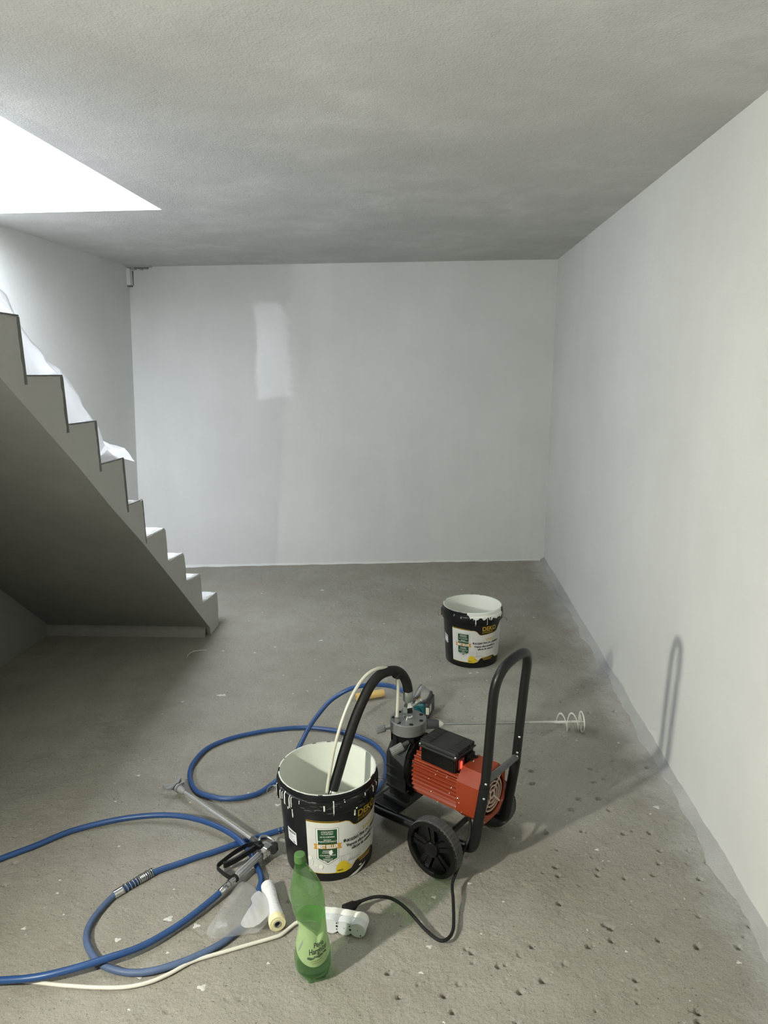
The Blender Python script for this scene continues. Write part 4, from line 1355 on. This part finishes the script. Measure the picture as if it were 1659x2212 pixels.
def bpt(th, z, off=0.0):
    # th measured from facing the camera (-y), positive to +x
    cx, r = bsec(z)
    # helical crush folds round the waist
    f_ = 0.0
    for (ph, z0, sl, dep, w) in [(D(28), .140, .055, .20, .013), (D(-95), .205, .045, .12, .014), (D(150), .165, .05, .15, .016)]:
        d = angd(th, ph)
        zz = z0 + sl * (d if ph != D(28) else abs(d) * .85)
        if ph == D(28): zz = z0 + .040 * abs(d) ** .9 if d < 0 else z0 + .060 * abs(d)
        f_ += dep * math.exp(-((z - zz) / w) ** 2) * max(0, math.cos(d * .6)) ** 1
    waist = math.exp(-((z - .155) / .05) ** 2)
    r2 = r * (1 - f_ * (.35 + .65 * waist))
    # flattened facets above the twist
    r2 *= 1 - .05 * math.sin(2 * th + z * 26) * math.exp(-((z - .20) / .07) ** 2)
    depth = 1 - .12 * waist
    return (cx + (r2 + off) * math.sin(th), -(r2 * depth + off) * math.cos(th), z)
NT = 72
def body(zs, name, mat, off=0, parent=bot):
    mb = MB(); vs = [bpt(2 * math.pi * q / NT, z, off) for z in zs for q in range(NT)]
    mb.add(vs, [(i * NT + q, i * NT + (q + 1) % NT, (i + 1) * NT + (q + 1) % NT, (i + 1) * NT + q) for i in range(len(zs) - 1) for q in range(NT)], True)
    return mb.build(name, mat, parent, auto=50)
body(list(np.linspace(.040, .344, 90)), 'bottle_body', M['pet'])
# petal foot
mb = MB(); vs = []
zs = list(np.linspace(.040, .0, 14))
for i, z in enumerate(zs):
    f_ = i / (len(zs) - 1)
    for q in range(NT):
        th = 2 * math.pi * q / NT
        cx, r = bsec(max(z, .006))
        pet = .5 + .5 * math.cos(5 * th + .6)
        r2 = r * (1 - .26 * f_ ** 3 * (1 - pet)) * (1 - .10 * f_ ** 3)
        vs.append((cx + r2 * math.sin(th), -r2 * math.cos(th), z + .012 * f_ ** 2 * (1 - pet) + .0005))
n = len(zs)
fs = [(i * NT + q, i * NT + (q + 1) % NT, (i + 1) * NT + (q + 1) % NT, (i + 1) * NT + q) for i in range(n - 1) for q in range(NT)]
o0 = len(vs)
for q in range(NT):
    th = 2 * math.pi * q / NT; pet = .5 + .5 * math.cos(5 * th + .6)
    vs.append((.001 + .016 * math.sin(th), -.016 * math.cos(th), .006 + .004 * (1 - pet)))
vs.append((.001, 0, .014))
fs += [((n - 1) * NT + q, (n - 1) * NT + (q + 1) % NT, o0 + (q + 1) % NT, o0 + q) for q in range(NT)] + [(o0 + q, o0 + (q + 1) % NT, len(vs) - 1) for q in range(NT)]
mb.add(vs, fs, True); mb.build('bottle_base', M['pet_base'], bot, auto=60)
mb = MB(); mb.lathe([(0, .010), (.018, .009), (.034, .012), (.041, .020), (.044, .028), (.0445, .032), (0, .0325)], 40, Matrix.Translation((.0, 0, 0))); mb.build('leftover_liquid', M['liquid'], bot)
mb = MB()
cm = Matrix.Translation((-.3297 - BX, 0, 0))
mb.lathe([(.0161, .342), (.0135, .346), (.0128, .352), (.0168, .353), (.0168, .3555), (.0130, .356), (.0130, .372)], 28, cm); mb.build('bottle_neck', M['pet_base'], bot)
mb = MB(); segs = 60; vs = []
for (r_, z) in [(.0150, .3565), (.0152, .3600), (.0152, .3740), (.0145, .3775), (.0120, .3790), (0.0005, .3792)]:
    for q in range(segs):
        rq = r_ * (1 if q % 2 or r_ < .0148 else .965)
        vs.append((rq * math.cos(2 * math.pi * q / segs), rq * math.sin(2 * math.pi * q / segs), z))
cm2 = cm @ Matrix.Translation((-.001, 0, 0))
mb.add([cm2 @ Vector(v) for v in vs], [(i * segs + q, i * segs + (q + 1) % segs, (i + 1) * segs + (q + 1) % segs, (i + 1) * segs + q) for i in range(5) for q in range(segs)])
mb.build('cap', M['green_cap'], bot)
# sleeve label: V shaped upper edge where the crushed shoulder folds over it
def lab_top(th):
    d = angd(th, D(28))
    return min(.186, .142 + (.040 * abs(d) ** .9 if d < 0 else .060 * abs(d)))
def lab_bot(th):
    return .0640 + .036 * (1 - math.cos(angd(th, D(22))))
NL, NV = 96, 22
def lpt(th, v, off):
    z = lab_bot(th) + (lab_top(th) - lab_bot(th)) * v
    return bpt(th, z, off)
mb = MB(); vs = [lpt(2 * math.pi * q / NL, k_ / NV, .0008) for q in range(NL) for k_ in range(NV + 1)]
mb.add(vs, [(q * (NV + 1) + k_, ((q + 1) % NL) * (NV + 1) + k_, ((q + 1) % NL) * (NV + 1) + k_ + 1, q * (NV + 1) + k_ + 1) for q in range(NL) for k_ in range(NV)], True)
bl = mb.build('bottle_label', M['bottle_label'], bot, auto=60)
def btext(mb, body_, th, z, size, rot, bold, xs):
    vs, fs = text_mesh(body_, size, bold, xs, 'LEFT', .18)
    c, s = math.cos(rot), math.sin(rot)
    mb.add([bpt(th + (x * c - y * s) / .044, z + x * s + y * c, .0016) for x, y in vs], fs)
mb = MB()
btext(mb, 'Perla', D(13), .1170, .0190, .16, .0002, .78)
btext(mb, 'Harghitei', D(-3), .0985, .0215, .16, .0002, .66)
mb.build('label_lettering', M['lab_ink'], bl)
# dark mountain skyline and faint print lines under the name
mb = MB(); rr = random.Random(6)
pts = []
for i in range(15):
    th = D(-8 + 70 * i / 14)
    pts.append((th, .0905 + .010 * i / 14 + rr.uniform(-.002, .003)))
low = [(t, z - .0055 - .002 * math.sin(i)) for i, (t, z) in enumerate(pts)]
vs = []
for (t, z), (t2, z2) in zip(pts, low): vs += [bpt(t, z, .0015), bpt(t2, z2, .0015)]
mb.add(vs, [(2 * i, 2 * i + 1, 2 * i + 3, 2 * i + 2) for i in range(len(pts) - 1)])
mb.build('skyline_print', simple('dark_green_print', (0.06, 0.09, 0.05), .4), bl)
mb = MB()
for (t0, t1, z0, z1, w) in [(4, 40, .0800, .0850, .0016), (8, 34, .0745, .0780, .0014), (12, 34, .0945, .0965, .0010)]:
    vs = []
    for i in range(7):
        t = D(t0 + (t1 - t0) * i / 6); z = z0 + (z1 - z0) * i / 6
        vs += [bpt(t, z + w, .0015), bpt(t, z - w * (.2 if i % 2 else 1), .0015)]
    mb.add(vs, [(2 * i, 2 * i + 1, 2 * i + 3, 2 * i + 2) for i in range(6)])
mb.build('small_print', simple('olive_print', (0.22, 0.26, 0.10), .4), bl)
mb = MB(); vs = []
for i in range(9):
    z = .098 + .036 * i / 8; t = D(-46 + 16 * i / 8); w = D(3.2 * math.sin(math.pi * (i + .6) / 9))
    vs += [bpt(t - w, z, .0015), bpt(t + w, z, .0015)]
mb.add(vs, [(2 * i, 2 * i + 1, 2 * i + 3, 2 * i + 2) for i in range(8)]); mb.build('grey_swoosh_print', simple('grey_print', (0.22, 0.25, 0.25), .4), bl)

# ================================================================== BLUE HOSE
z0 = .0105
H = [(-.063, 2.385, .404), (-.070, 2.45, .412), (-.095, 2.52, .391), (-.135, 2.60, .367), (-.188, 2.66, .345), (-.252, 2.72, .313), (-.316, 2.75, .283), (-.369, 2.75, .254), (-.413, 2.73, .226), (-.453, 2.69, .189), (-.483, 2.64, .158), (-.505, 2.58, .125), (-.53, 2.53, .085), (-.560, 2.49, .042), (-.599, 2.454, .018),
     (-0.642, 2.403, z0), (-0.689, 2.374, z0), (-0.748, 2.359, z0), (-0.803, 2.365, z0), (-0.874, 2.392, z0), (-0.918, 2.442, z0), (-0.952, 2.514, z0), (-0.963, 2.605, z0), (-0.938, 2.715, z0), (-0.86, 2.799, z0), (-0.75, 2.858, z0), (-0.674, 2.884, z0), (-0.557, 2.906, z0), (-0.448, 2.894, z0), (-0.364, 2.869, z0), (-0.28, 2.825, z0), (-0.221, 2.77, z0), (-0.177, 2.687, z0), (-0.164, 2.59, z0), (-0.173, 2.492, z0),
     (-.21, 2.41, z0), (-.29, 2.325, z0), (-.40, 2.255, z0),
     (-0.507, 2.191, z0), (-0.603, 2.134, z0), (-0.662, 2.099, z0), (-0.718, 2.061, z0), (-0.764, 2.034, z0), (-0.82, 1.997, z0), (-0.874, 1.962, z0), (-0.92, 1.913, z0), (-0.95, 1.873, z0), (-0.968, 1.849, z0), (-0.985, 1.789, z0), (-0.989, 1.726, z0), (-0.972, 1.675, z0), (-0.929, 1.624, z0), (-0.884, 1.593, z0), (-0.826, 1.575, z0), (-0.771, 1.575, z0), (-0.722, 1.589, z0), (-0.659, 1.622, z0), (-0.605, 1.661, z0), (-0.565, 1.702, z0), (-0.53, 1.763, z0), (-0.525, 1.834, z0), (-0.523, 1.92, z0), (-0.53, 1.955, z0), (-0.555, 2.001, .012), (-0.590, 2.052, .022), (-0.640, 2.101, .031), (-0.696, 2.143, .033), (-0.755, 2.174, .034), (-0.823, 2.202, .033), (-0.904, 2.222, .030), (-1.0, 2.225, .025), (-1.122, 2.203, .018), (-1.256, 2.143, .012), (-1.341, 2.064, z0), (-1.424, 1.993, z0),
     (-1.56, 1.87, z0), (-1.63, 1.73, z0), (-1.58, 1.59, z0), (-1.42, 1.525, z0), (-1.27, 1.517, z0),
     (-1.138, 1.521, .020), (-1.043, 1.527, .028), (-0.959, 1.552, .032), (-0.877, 1.592, .032), (-0.797, 1.648, .024), (-0.723, 1.731, .020), (-0.668, 1.810, .022), (-0.634, 1.865, .024)]
hose = thing('spray_hose', 'long blue high pressure paint hose coiled over the concrete floor', 'hose', (-.7, 2.2, 0))
ho = Vector((-.7, 2.2, 0))
hp_ = smooth_path([Vector(p) - ho for p in H], 6)
def near_i(p): return min(range(len(hp_)), key=lambda i: (hp_[i] + ho - Vector(p)).length)
iA, iB = near_i((-0.960, 1.860, .0105)), near_i((-0.53, 1.763, .0105))
for i0, i1, mt_, lb_ in ((0, iA, M['blue'], None), (iA, iB, M['blue_dusty'], 'paint-dusted greyish length of the blue hose'), (iB, len(hp_) - 1, M['blue'], None)):
    mb = MB(); mb.tube(hp_[i0:i1 + 1], .0096, 12); o = mb.build('hose_line', mt_, hose)
    if lb_: o['label'] = lb_
# spring guard coil and coupling where two lengths join
def seg_path(i0, i1): return [Vector(p) - ho for p in H[i0:i1 + 1]]
ia = min(range(len(H)), key=lambda i: (Vector(H[i]) - Vector((-0.764, 2.034, z0))).length)
sp_ = smooth_path([Vector((-0.886, 1.954, .0125)) - ho, Vector((-0.905, 1.932, .0125)) - ho, Vector((-0.92, 1.913, .0125)) - ho, Vector((-0.952, 1.871, .0125)) - ho], 60)
coil = []
L_ = len(sp_)
for i in range(L_):
    d = (sp_[min(i + 1, L_ - 1)] - sp_[max(i - 1, 0)]).normalized()
    u_ = Vector((0, 0, 1)); v_ = d.cross(u_).normalized()
    for q in range(2):
        a_ = 2 * math.pi * 14 * (i + q / 2) / L_
        coil.append(sp_[i] + (u_ * math.cos(a_) + v_ * math.sin(a_)) * .0118)
mb = MB(); mb.tube(coil, .0022, 6); mb.build('spring_guard', M['steel'], hose)
mb = MB(); mb.tube([Vector((-0.951, 1.872, .0125)) - ho, Vector((-0.969, 1.848, .0125)) - ho], .0125, 14); mb.build('hose_coupling', M['chrome'], hose)
mb = MB()
d0 = Vector((-0.47, 2.213, .011)) - ho; d1 = Vector((-0.520, 2.184, .011)) - ho
for f_ in (0.25, .5, .75, 1.0):
    c0 = d0.lerp(d1, f_); mb.tube([c0, c0 + (d1 - d0).normalized() * .004], .0118, 14)
mb.build('hose_clip', M['chrome'], hose)
mb = MB(); mb.tube([Vector((-.0625, 2.372, .401)) - ho, Vector((-.066, 2.42, .4095)) - ho], .0125, 14); mb.build('hose_end_ferrule', M['steel'], hose)

# ================================================================== SPRAY GUN
gun = thing('spray_gun', 'chrome airless spray gun with long lance and black trigger lying on the hose', 'spray gun', (-.57, 2.0, 0))
go = Vector((-.57, 2.0, 0))
def G(x, y, z): return Vector((x, y, z)) - go
gA, gB = Vector((-.602, 1.925, .030)), Vector((-.545, 2.018, .042))     # grip, hose end to head
gdv = (gB - gA).normalized()
mb = MB()
mm = frame_to(gA - go, gB - go); L = (gB - gA).length; vs = []; segs = 40
for z_, k_ in ((0, .86), (.004, 1), (L - .004, 1), (L, .9)):
    for q in range(segs):
        rr_ = .0122 * k_ * (1 if q % 2 else .93); vs.append(mm @ Vector((rr_ * math.cos(2 * math.pi * q / segs), rr_ * math.sin(2 * math.pi * q / segs), z_)))
mb.add(vs, [(i * segs + q, i * segs + (q + 1) % segs, (i + 1) * segs + (q + 1) % segs, (i + 1) * segs + q) for i in range(3) for q in range(segs)])
mb.add(vs[:segs], [tuple(range(segs))]); mb.add(vs[-segs:], [tuple(range(segs))])
mb.build('grip', M['steel'], gun)
# swivel and ferrules towards the hose
mb = MB()
p0 = G(-.602, 1.925, .030); p1 = G(-.612, 1.905, .028); p2 = G(-.622, 1.888, .026); p3 = G(-.637, 1.860, .024)
mb.tube([p0, p0.lerp(p1, .25), p0.lerp(p1, .3), p1], [.0125, .0125, .0095, .0095], 14)
mb.tube([p1.lerp(p2, 0), p1.lerp(p2, .45)], .0125, 6, smooth=False); mb.tube([p1.lerp(p2, .5), p2], .0108, 6, smooth=False)
mb.tube([p2, p2.lerp(p3, .1), p2.lerp(p3, .95), p3], [.0095, .0112, .0112, .0102], 14)
mb.build('hose_swivel', M['chrome'], gun)
# head block
hc = G(-.531, 2.040, .044)
rz = math.atan2(gdv.y, gdv.x)
hm = Matrix.Translation(hc) @ Matrix.Rotation(rz, 4, 'Z')
mb = MB(); mb.lathe([(.0155, -.026), (.0165, -.023), (.0165, -.014), (.0145, -.012), (.0145, .004)], 6, hm @ Matrix.Rotation(math.pi / 2, 4, 'Y'), smooth=False)
mb.box((-.012, -.015, -.014), (.016, .017, .014), hm, bev=.003)
mb.box((-.004, .012, -.012), (.024, .032, .008), hm, bev=.004)
mb.build('gun_head', M['chrome'], gun)
mb = MB(); mb.tube([hm @ Vector((.010, -.020, -.004)), hm @ Vector((.022, -.014, -.004)), hm @ Vector((.034, -.004, -.004)), hm @ Vector((.036, .006, -.004))], [.013, .0155, .0135, .008], 10, smooth=False)
mb.build('rear_knob', M['box_pl'], gun)
mb = MB(); pts = [hm @ Vector(p) for p in [(.004, .022, .010), (.010, .040, .014), (.026, .046, .014), (.040, .034, .010), (.044, .014, .004), (.036, -.002, .0)]]
mb.tube(smooth_path(pts, 5), [.004] * 26, 8); mb.build('gun_hook', M['steel'], gun)
# lance
la = G(-.575, 2.078, .042); lb = G(-.925, 2.362, .036)
ld_ = (lb - la).normalized()
mb = MB(); mb.tube([la + ld_ * .02, lb], .0062, 14); mb.build('lance_tube', M['lance'], gun)
mb = MB(); mb.tube([G(-.545, 2.052, .044), la], .0095, 10); mb.tube([la - ld_ * .012, la + ld_ * .022], .0120, 6, smooth=False); mb.build('lance_nut', M['chrome'], gun)
mb = MB(); mb.tube([lb - ld_ * .012, lb, lb + ld_ * .004, lb + ld_ * .022], [.008, .0115, .0135, .0135], 18)
mb.tube([lb + ld_ * .024, lb + ld_ * .034], .0175, 18)
mb.build('tip_nut', M['tipgrey'], gun)
mb = MB(); mb.tube([lb + ld_ * .0345, lb + ld_ * .0385], .0178, 18); mb.build('seal_ring', M['black_r'], gun)
# tip guard with two wings
ta = lb + ld_ * .039; side = Vector((-ld_.y, ld_.x, 0))
rz2 = math.atan2(ld_.y, ld_.x)
tm = Matrix.Translation(ta) @ Matrix.Rotation(rz2, 4, 'Z')
mb = MB(); mb.tube([tm @ Vector((0, 0, 0)), tm @ Vector((.018, 0, 0))], [.0150, .0125], 16)
for s in (1, -1):
    pts_ = [(.010, s * .010), (.030, s * .034), (.034, s * .038), (.048, s * .036), (.050, s * .030), (.038, s * .026), (.020, s * .004)]
    mb.prism(pts_ if s > 0 else pts_[::-1], -.010, .010, 'z', tm)
mb.box((.005, -.034, -.005), (.014, -.010, .005), tm, bev=.002)
mb.prism([(.000, .012), (.012, .014), (.016, .040), (.004, .044), (-.002, .030)], .004, .012, 'z', tm)
mb.build('tip_guard', M['tipgrey'], gun)
# trigger and the strap guard
def ribbon(pts, w, t, mat, name):
    mb = MB(); vs = []
    P_ = smooth_path(pts, 5)
    n = len(P_)
    for i, p in enumerate(P_):
        d = (P_[min(i + 1, n - 1)] - P_[max(i - 1, 0)]).normalized()
        nrm = Vector((-d.y, d.x, 0)).normalized()
        for (a_, b_) in ((-1, -1), (1, -1), (1, 1), (-1, 1)):
            vs.append(p + nrm * a_ * t / 2 + Vector((0, 0, 1)) * b_ * w / 2)
    mb.add(vs, [(i * 4 + q, i * 4 + (q + 1) % 4, (i + 1) * 4 + (q + 1) % 4, (i + 1) * 4 + q) for i in range(n - 1) for q in range(4)])
    mb.add(vs[:4], [(0, 1, 2, 3)]); mb.add(vs[-4:], [(0, 1, 2, 3)])
    return mb.build(name, mat, gun)
ribbon([G(-.557, 2.060, .047), G(-.580, 2.064, .044), G(-.604, 2.060, .040), G(-.640, 2.024, .036), G(-.671, 1.978, .032), G(-.675, 1.968, .031), G(-.672, 1.960, .030), G(-.636, 1.931, .029), G(-.606, 1.913, .030)], .017, .0022, M['black_m'], 'trigger_guard')
mb = MB(); mb.tube([p0 + (p1 - p0) * .1, p0 + (p1 - p0) * .35], .0138, 14); mb.build('guard_clip', M['black_r'], gun)
ribbon([G(-.548, 2.052, .052), G(-.566, 2.042, .050), G(-.592, 2.018, .044), G(-.622, 1.992, .038), G(-.650, 1.974, .033), G(-.655, 1.978, .033)], .018, .008, M['black_m'], 'trigger')
mb = MB(); mb.box((-.012, -.004, .012), (.006, .030, .020), hm @ Matrix.Translation((-.008, .010, 0)), bev=.003); mb.tube([hm @ Vector((-.006, .020, .012)), hm @ Vector((-.006, .020, .026))], .006, 10); mb.build('trigger_pivot', M['black_m'], gun)

# ================================================================== MASKING FILM ROLL
roll = thing('masking_film_roll', 'roll of white masking film with cream tape edge, lying beside the bottle', 'film roll', (-.466, 1.825, 0))
ro = Vector((-.466, 1.825, 0))
ra = Vector((-.431, 1.745, .0250)) - ro; rb_ = Vector((-.498, 1.905, .0215)) - ro
rm = frame_to(ra, rb_); RL = (rb_ - ra).length
mb = MB(); mb.lathe([(.0245, .022), (.0238, .030), (.0205, .075), (.0200, .100), (.0215, .140), (.0205, RL - .004), (.0160, RL), (.011, RL)], 36, rm); mb.build('wound_film', M['film_roll'], roll)
mb = MB(); mb.lathe([(.0105, .0), (.0165, -.0005), (.0170, .0006), (.0205, .0), (.0235, .0005), (.0245, .002), (.0246, .022)], 36, rm); mb.build('tape_edge', M['tape'], roll)
mb = MB(); mb.lathe([(.0108, RL), (.0108, -.0015), (.0085, -.0015), (.0085, RL)], 28, rm); mb.build('cardboard_core', M['core'], roll)
def sheet_poly(outline, name, mat, zf, rings=9, sub=4):
    P_ = [Vector((p[0], p[1], 0)) for p in outline]
    ol = smooth_path(P_, sub, closed=True)
    c = sum(ol, Vector()) / len(ol); n = len(ol)
    mb = MB(); vs = [(c.x - ro.x, c.y - ro.y, zf(c.x, c.y, 0))]
    for k_ in range(1, rings + 1):
        for p in ol:
            q = c.lerp(p, k_ / rings); vs.append((q.x - ro.x, q.y - ro.y, zf(q.x, q.y, k_ / rings)))
    fs = [(0, 1 + q, 1 + (q + 1) % n) for q in range(n)]
    for k_ in range(rings - 1):
        fs += [(1 + k_ * n + q, 1 + k_ * n + (q + 1) % n, 1 + (k_ + 1) * n + (q + 1) % n, 1 + (k_ + 1) * n + q) for q in range(n)]
    mb.add(vs, fs, True); return mb.build(name, mat, roll, auto=180)
def zf1(x, y, e): return .0265 + .007 * noise.noise(Vector((x * 12, y * 12, 1))) + .0025 * noise.noise(Vector((x * 35 + y * 20, y * 10 - x * 5, 3))) + .006 * max(0, 1 - abs(x + .575) / .05)- .004 * e
sheet_poly([[-0.585, 1.905], [-0.555, 1.903], [-0.520, 1.872], [-0.490, 1.838], [-0.470, 1.80], [-0.462, 1.757], [-0.482, 1.716], [-0.521, 1.708], [-0.547, 1.696], [-0.584, 1.686], [-0.617, 1.692], [-0.632, 1.718], [-0.622, 1.765], [-0.611, 1.823], [-0.598, 1.868]], 'loose_film', M['film_clear'], zf1)
def zf2(x, y, e): return .0385 + .006 * noise.noise(Vector((x * 14, y * 9, 7))) + .004 * abs(noise.noise(Vector((x * 40 + y * 25, y * 9, 2)))) + .010 * max(0, (x + .53) / .07) * (1 - .3 * e)
sheet_poly([[-0.521, 1.805], [-0.531, 1.832], [-0.514, 1.858], [-0.484, 1.83], [-0.467, 1.795], [-0.463, 1.752], [-0.487, 1.718], [-0.516, 1.710], [-0.534, 1.725], [-0.529, 1.763]], 'film_fold', M['film_white'], zf2)

# ================================================================== CORDLESS DRILL AND MIXING PADDLE
drill = thing('cordless_drill', 'teal and black cordless drill lying on the floor behind the sprayer', 'drill', (-.06, 2.95, 0))
do = Vector((-.06, 2.95, 0))
def Dp(x, y, z): return Vector((x, y, z)) - do
ax = Vector((1, .062, .0)).normalized()
c0 = Dp(.073, 2.912, .040)
def along(d): return c0 + ax * d
mb = MB(); mb.tube([along(-.150), along(-.145), along(-.105), along(-.09)], [.024, .030, .030, .026], 20)
mb.tube([along(-.195), along(-.19), along(-.17), along(-.15)], [.022, .028, .030, .030], 20)
mb.tube([along(-.175), along(-.165) + Vector((.03, .08, -.004)), along(-.175) + Vector((.055, .125, -.004))], [.020, .019, .021], 14)
mb.build('drill_body', M['teal'], drill)
mb = MB(); mb.tube([along(-.105), along(-.10), along(-.072), along(-.07)], [.021, .0225, .0225, .021], 24)
for q in range(14):
    a_ = 2 * math.pi * q / 14
    mb.tube([along(-.098) + Vector((0, math.cos(a_), math.sin(a_))) * .0222, along(-.076) + Vector((0, math.cos(a_), math.sin(a_))) * .0222], .0018, 5)
mb.build('torque_ring', M['tool_g'], drill)
mb = MB()
mb.tube([along(-.071), along(-.068), along(-.030), along(-.018)], [.018, .021, .0205, .017], 24)
for q in range(10):
    a_ = 2 * math.pi * q / 10
    mb.tube([along(-.062) + Vector((0, math.cos(a_), math.sin(a_))) * .0202, along(-.032) + Vector((0, math.cos(a_), math.sin(a_))) * .0196], .0016, 5)
mb.build('chuck_sleeve', M['tool_g'], drill)
mb = MB(); mb.tube([along(-.019), along(-.016), along(-.006), along(.002)], [.0155, .0155, .0115, .006], 16); mb.build('chuck_jaws', M['paddle'], drill)
bm_ = Matrix.Translation(Dp(-.010, 3.085, 0)) @ Matrix.Rotation(-.25, 4, 'Z')
mb = MB(); mb.box((-.050, -.055, .004), (.018, .055, .074), bm_, bev=.012); mb.build('battery', M['teal'], drill)
mb = MB(); mb.box((.016, -.058, .002), (.036, .058, .078), bm_, bev=.008); mb.box((-.048, -.050, .070), (.030, .052, .098), bm_, bev=.012); bb_ = mb.build('battery_shoe', M['tool_g'], drill)
mb = MB(); mb.box((.0355, -.045, .026), (.0368, -.012, .062), bm_); mb.box((.022, -.0588, .026), (.0368, -.0575, .060), bm_); mb.build('battery_sticker', simple('cream_sticker', (.62, .60, .50), .5), bb_)

pd = thing('mixing_paddle', 'paint-crusted spiral mixing paddle on a steel rod held in the drill chuck', 'mixing paddle', (.38, 2.93, 0))
po_ = Vector((.38, 2.93, 0))
def Pp(v): return v + do - po_
r0_ = Pp(along(.000)); r1_ = Vector((.694, 2.948, .046)) - po_
rd = (r1_ - r0_).normalized()
mb = MB(); mb.tube([r0_, r0_ + (r1_ - r0_) * .62], .0050, 10); mb.build('rod', M['steel'], pd)
mb = MB(); mb.tube([r0_ + (r1_ - r0_) * .62, r1_], .0062, 10); mb.build('coated_rod', M['paddle'], pd)
up_ = Vector((0, 0, 1)); sd_ = rd.cross(up_).normalized()
mb = MB(); vs = []; n = 60
h0 = r1_ - rd * .105
for i in range(n + 1):
    t = i / n; a_ = 2 * math.pi * 2.0 * t - 1.9
    c_ = h0 + rd * (.100 * t)
    e_ = up_ * math.cos(a_) + sd_ * math.sin(a_)
    for (r_, dx) in ((.0415, 0), (.0345, .000), (.0345, .0022), (.0415, .0022)):
        vs.append(c_ + e_ * r_ + rd * dx)
mb.add(vs, [(i * 4 + q, i * 4 + (q + 1) % 4, (i + 1) * 4 + (q + 1) % 4, (i + 1) * 4 + q) for i in range(n) for q in range(4)])
for tt in (0, .5, 1.0):
    a_ = 2 * math.pi * 2.0 * tt - 1.9; c_ = h0 + rd * (.100 * tt); e_ = up_ * math.cos(a_) + sd_ * math.sin(a_)
    mb.tube([c_, c_ + e_ * .037], .0034, 6)
mb.build('helix', M['paddle'], pd)
mb = MB()
ring = [r1_ + (up_ * math.cos(2 * math.pi * q / 40) - sd_ * math.sin(2 * math.pi * q / 40)) * .0445 for q in range(40)]
mb.tube(ring, .0032, 8, closed=True)
for q in range(3):
    a_ = 2 * math.pi * q / 3 + 3.14; mb.tube([r1_, r1_ + (up_ * math.cos(a_) - sd_ * math.sin(a_)) * .044], .0034, 6)
mb.build('end_ring', M['paddle'], pd)

# ================================================================== ROLLER COVER IN ITS WRAPPER
rc = thing('roller_cover', 'yellow foam paint roller sleeve in a clear wrapper on the floor', 'paint roller', (-.25, 3.235, 0))
rco = Vector((-.25, 3.235, 0))
ra_ = Vector((-.345, 3.192, .0205)) - rco; rb2 = Vector((-.212, 3.247, .0205)) - rco
mm = frame_to(ra_, rb2); L = (rb2 - ra_).length
mb = MB(); mb.lathe([(.008, 0), (.0175, .001), (.0190, .005), (.0190, L - .005), (.0175, L - .001), (.008, L), (.008, 0)], 28, mm); mb.build('roller_nap', M['foam'], rc)
mb = MB(); vs = []; n, sg = 26, 28
for i in range(n + 1):
    z_ = -.035 + (L + .075) * i / n
    e_ = max(0, -z_ / .035) if z_ < 0 else max(0, (z_ - L) / .040)
    for q in range(sg):
        a_ = 2 * math.pi * q / sg
        r_ = .0198 * (1 + .06 * noise.noise(Vector((math.cos(a_) * 3, math.sin(a_) * 3, z_ * 60))))
        x_ = r_ * math.cos(a_) * (1 + .1 * e_); y_ = r_ * math.sin(a_) * (1 - .8 * e_) + (0.004 * noise.noise(Vector((z_ * 90, a_, 1))) * e_)
        v = mm @ Vector((x_, y_, z_)); v.z = max(v.z, .0012); vs.append(v)
mb.add(vs, [(i * sg + q, i * sg + (q + 1) % sg, (i + 1) * sg + (q + 1) % sg, (i + 1) * sg + q) for i in range(n) for q in range(sg)], True)
mb.build('clear_wrapper', M['wrap'], rc, auto=60)

# thin pale strand lying on the floor in front of the stairs
st_ = thing('fibre_strand', 'thin curved pale strand on the floor in front of the stair foot', 'strand', (-1.25, 3.8, 0))
mb = MB(); mb.tube(smooth_path([Vector(p) - Vector((-1.25, 3.8, 0)) for p in [(-1.357, 3.673, .003), (-1.362, 3.714, .004), (-1.349, 3.75, .006), (-1.322, 3.772, .004), (-1.283, 3.786, .002)]], 6), .0018, 6); mb.build('strand', M['white_c'], st_)
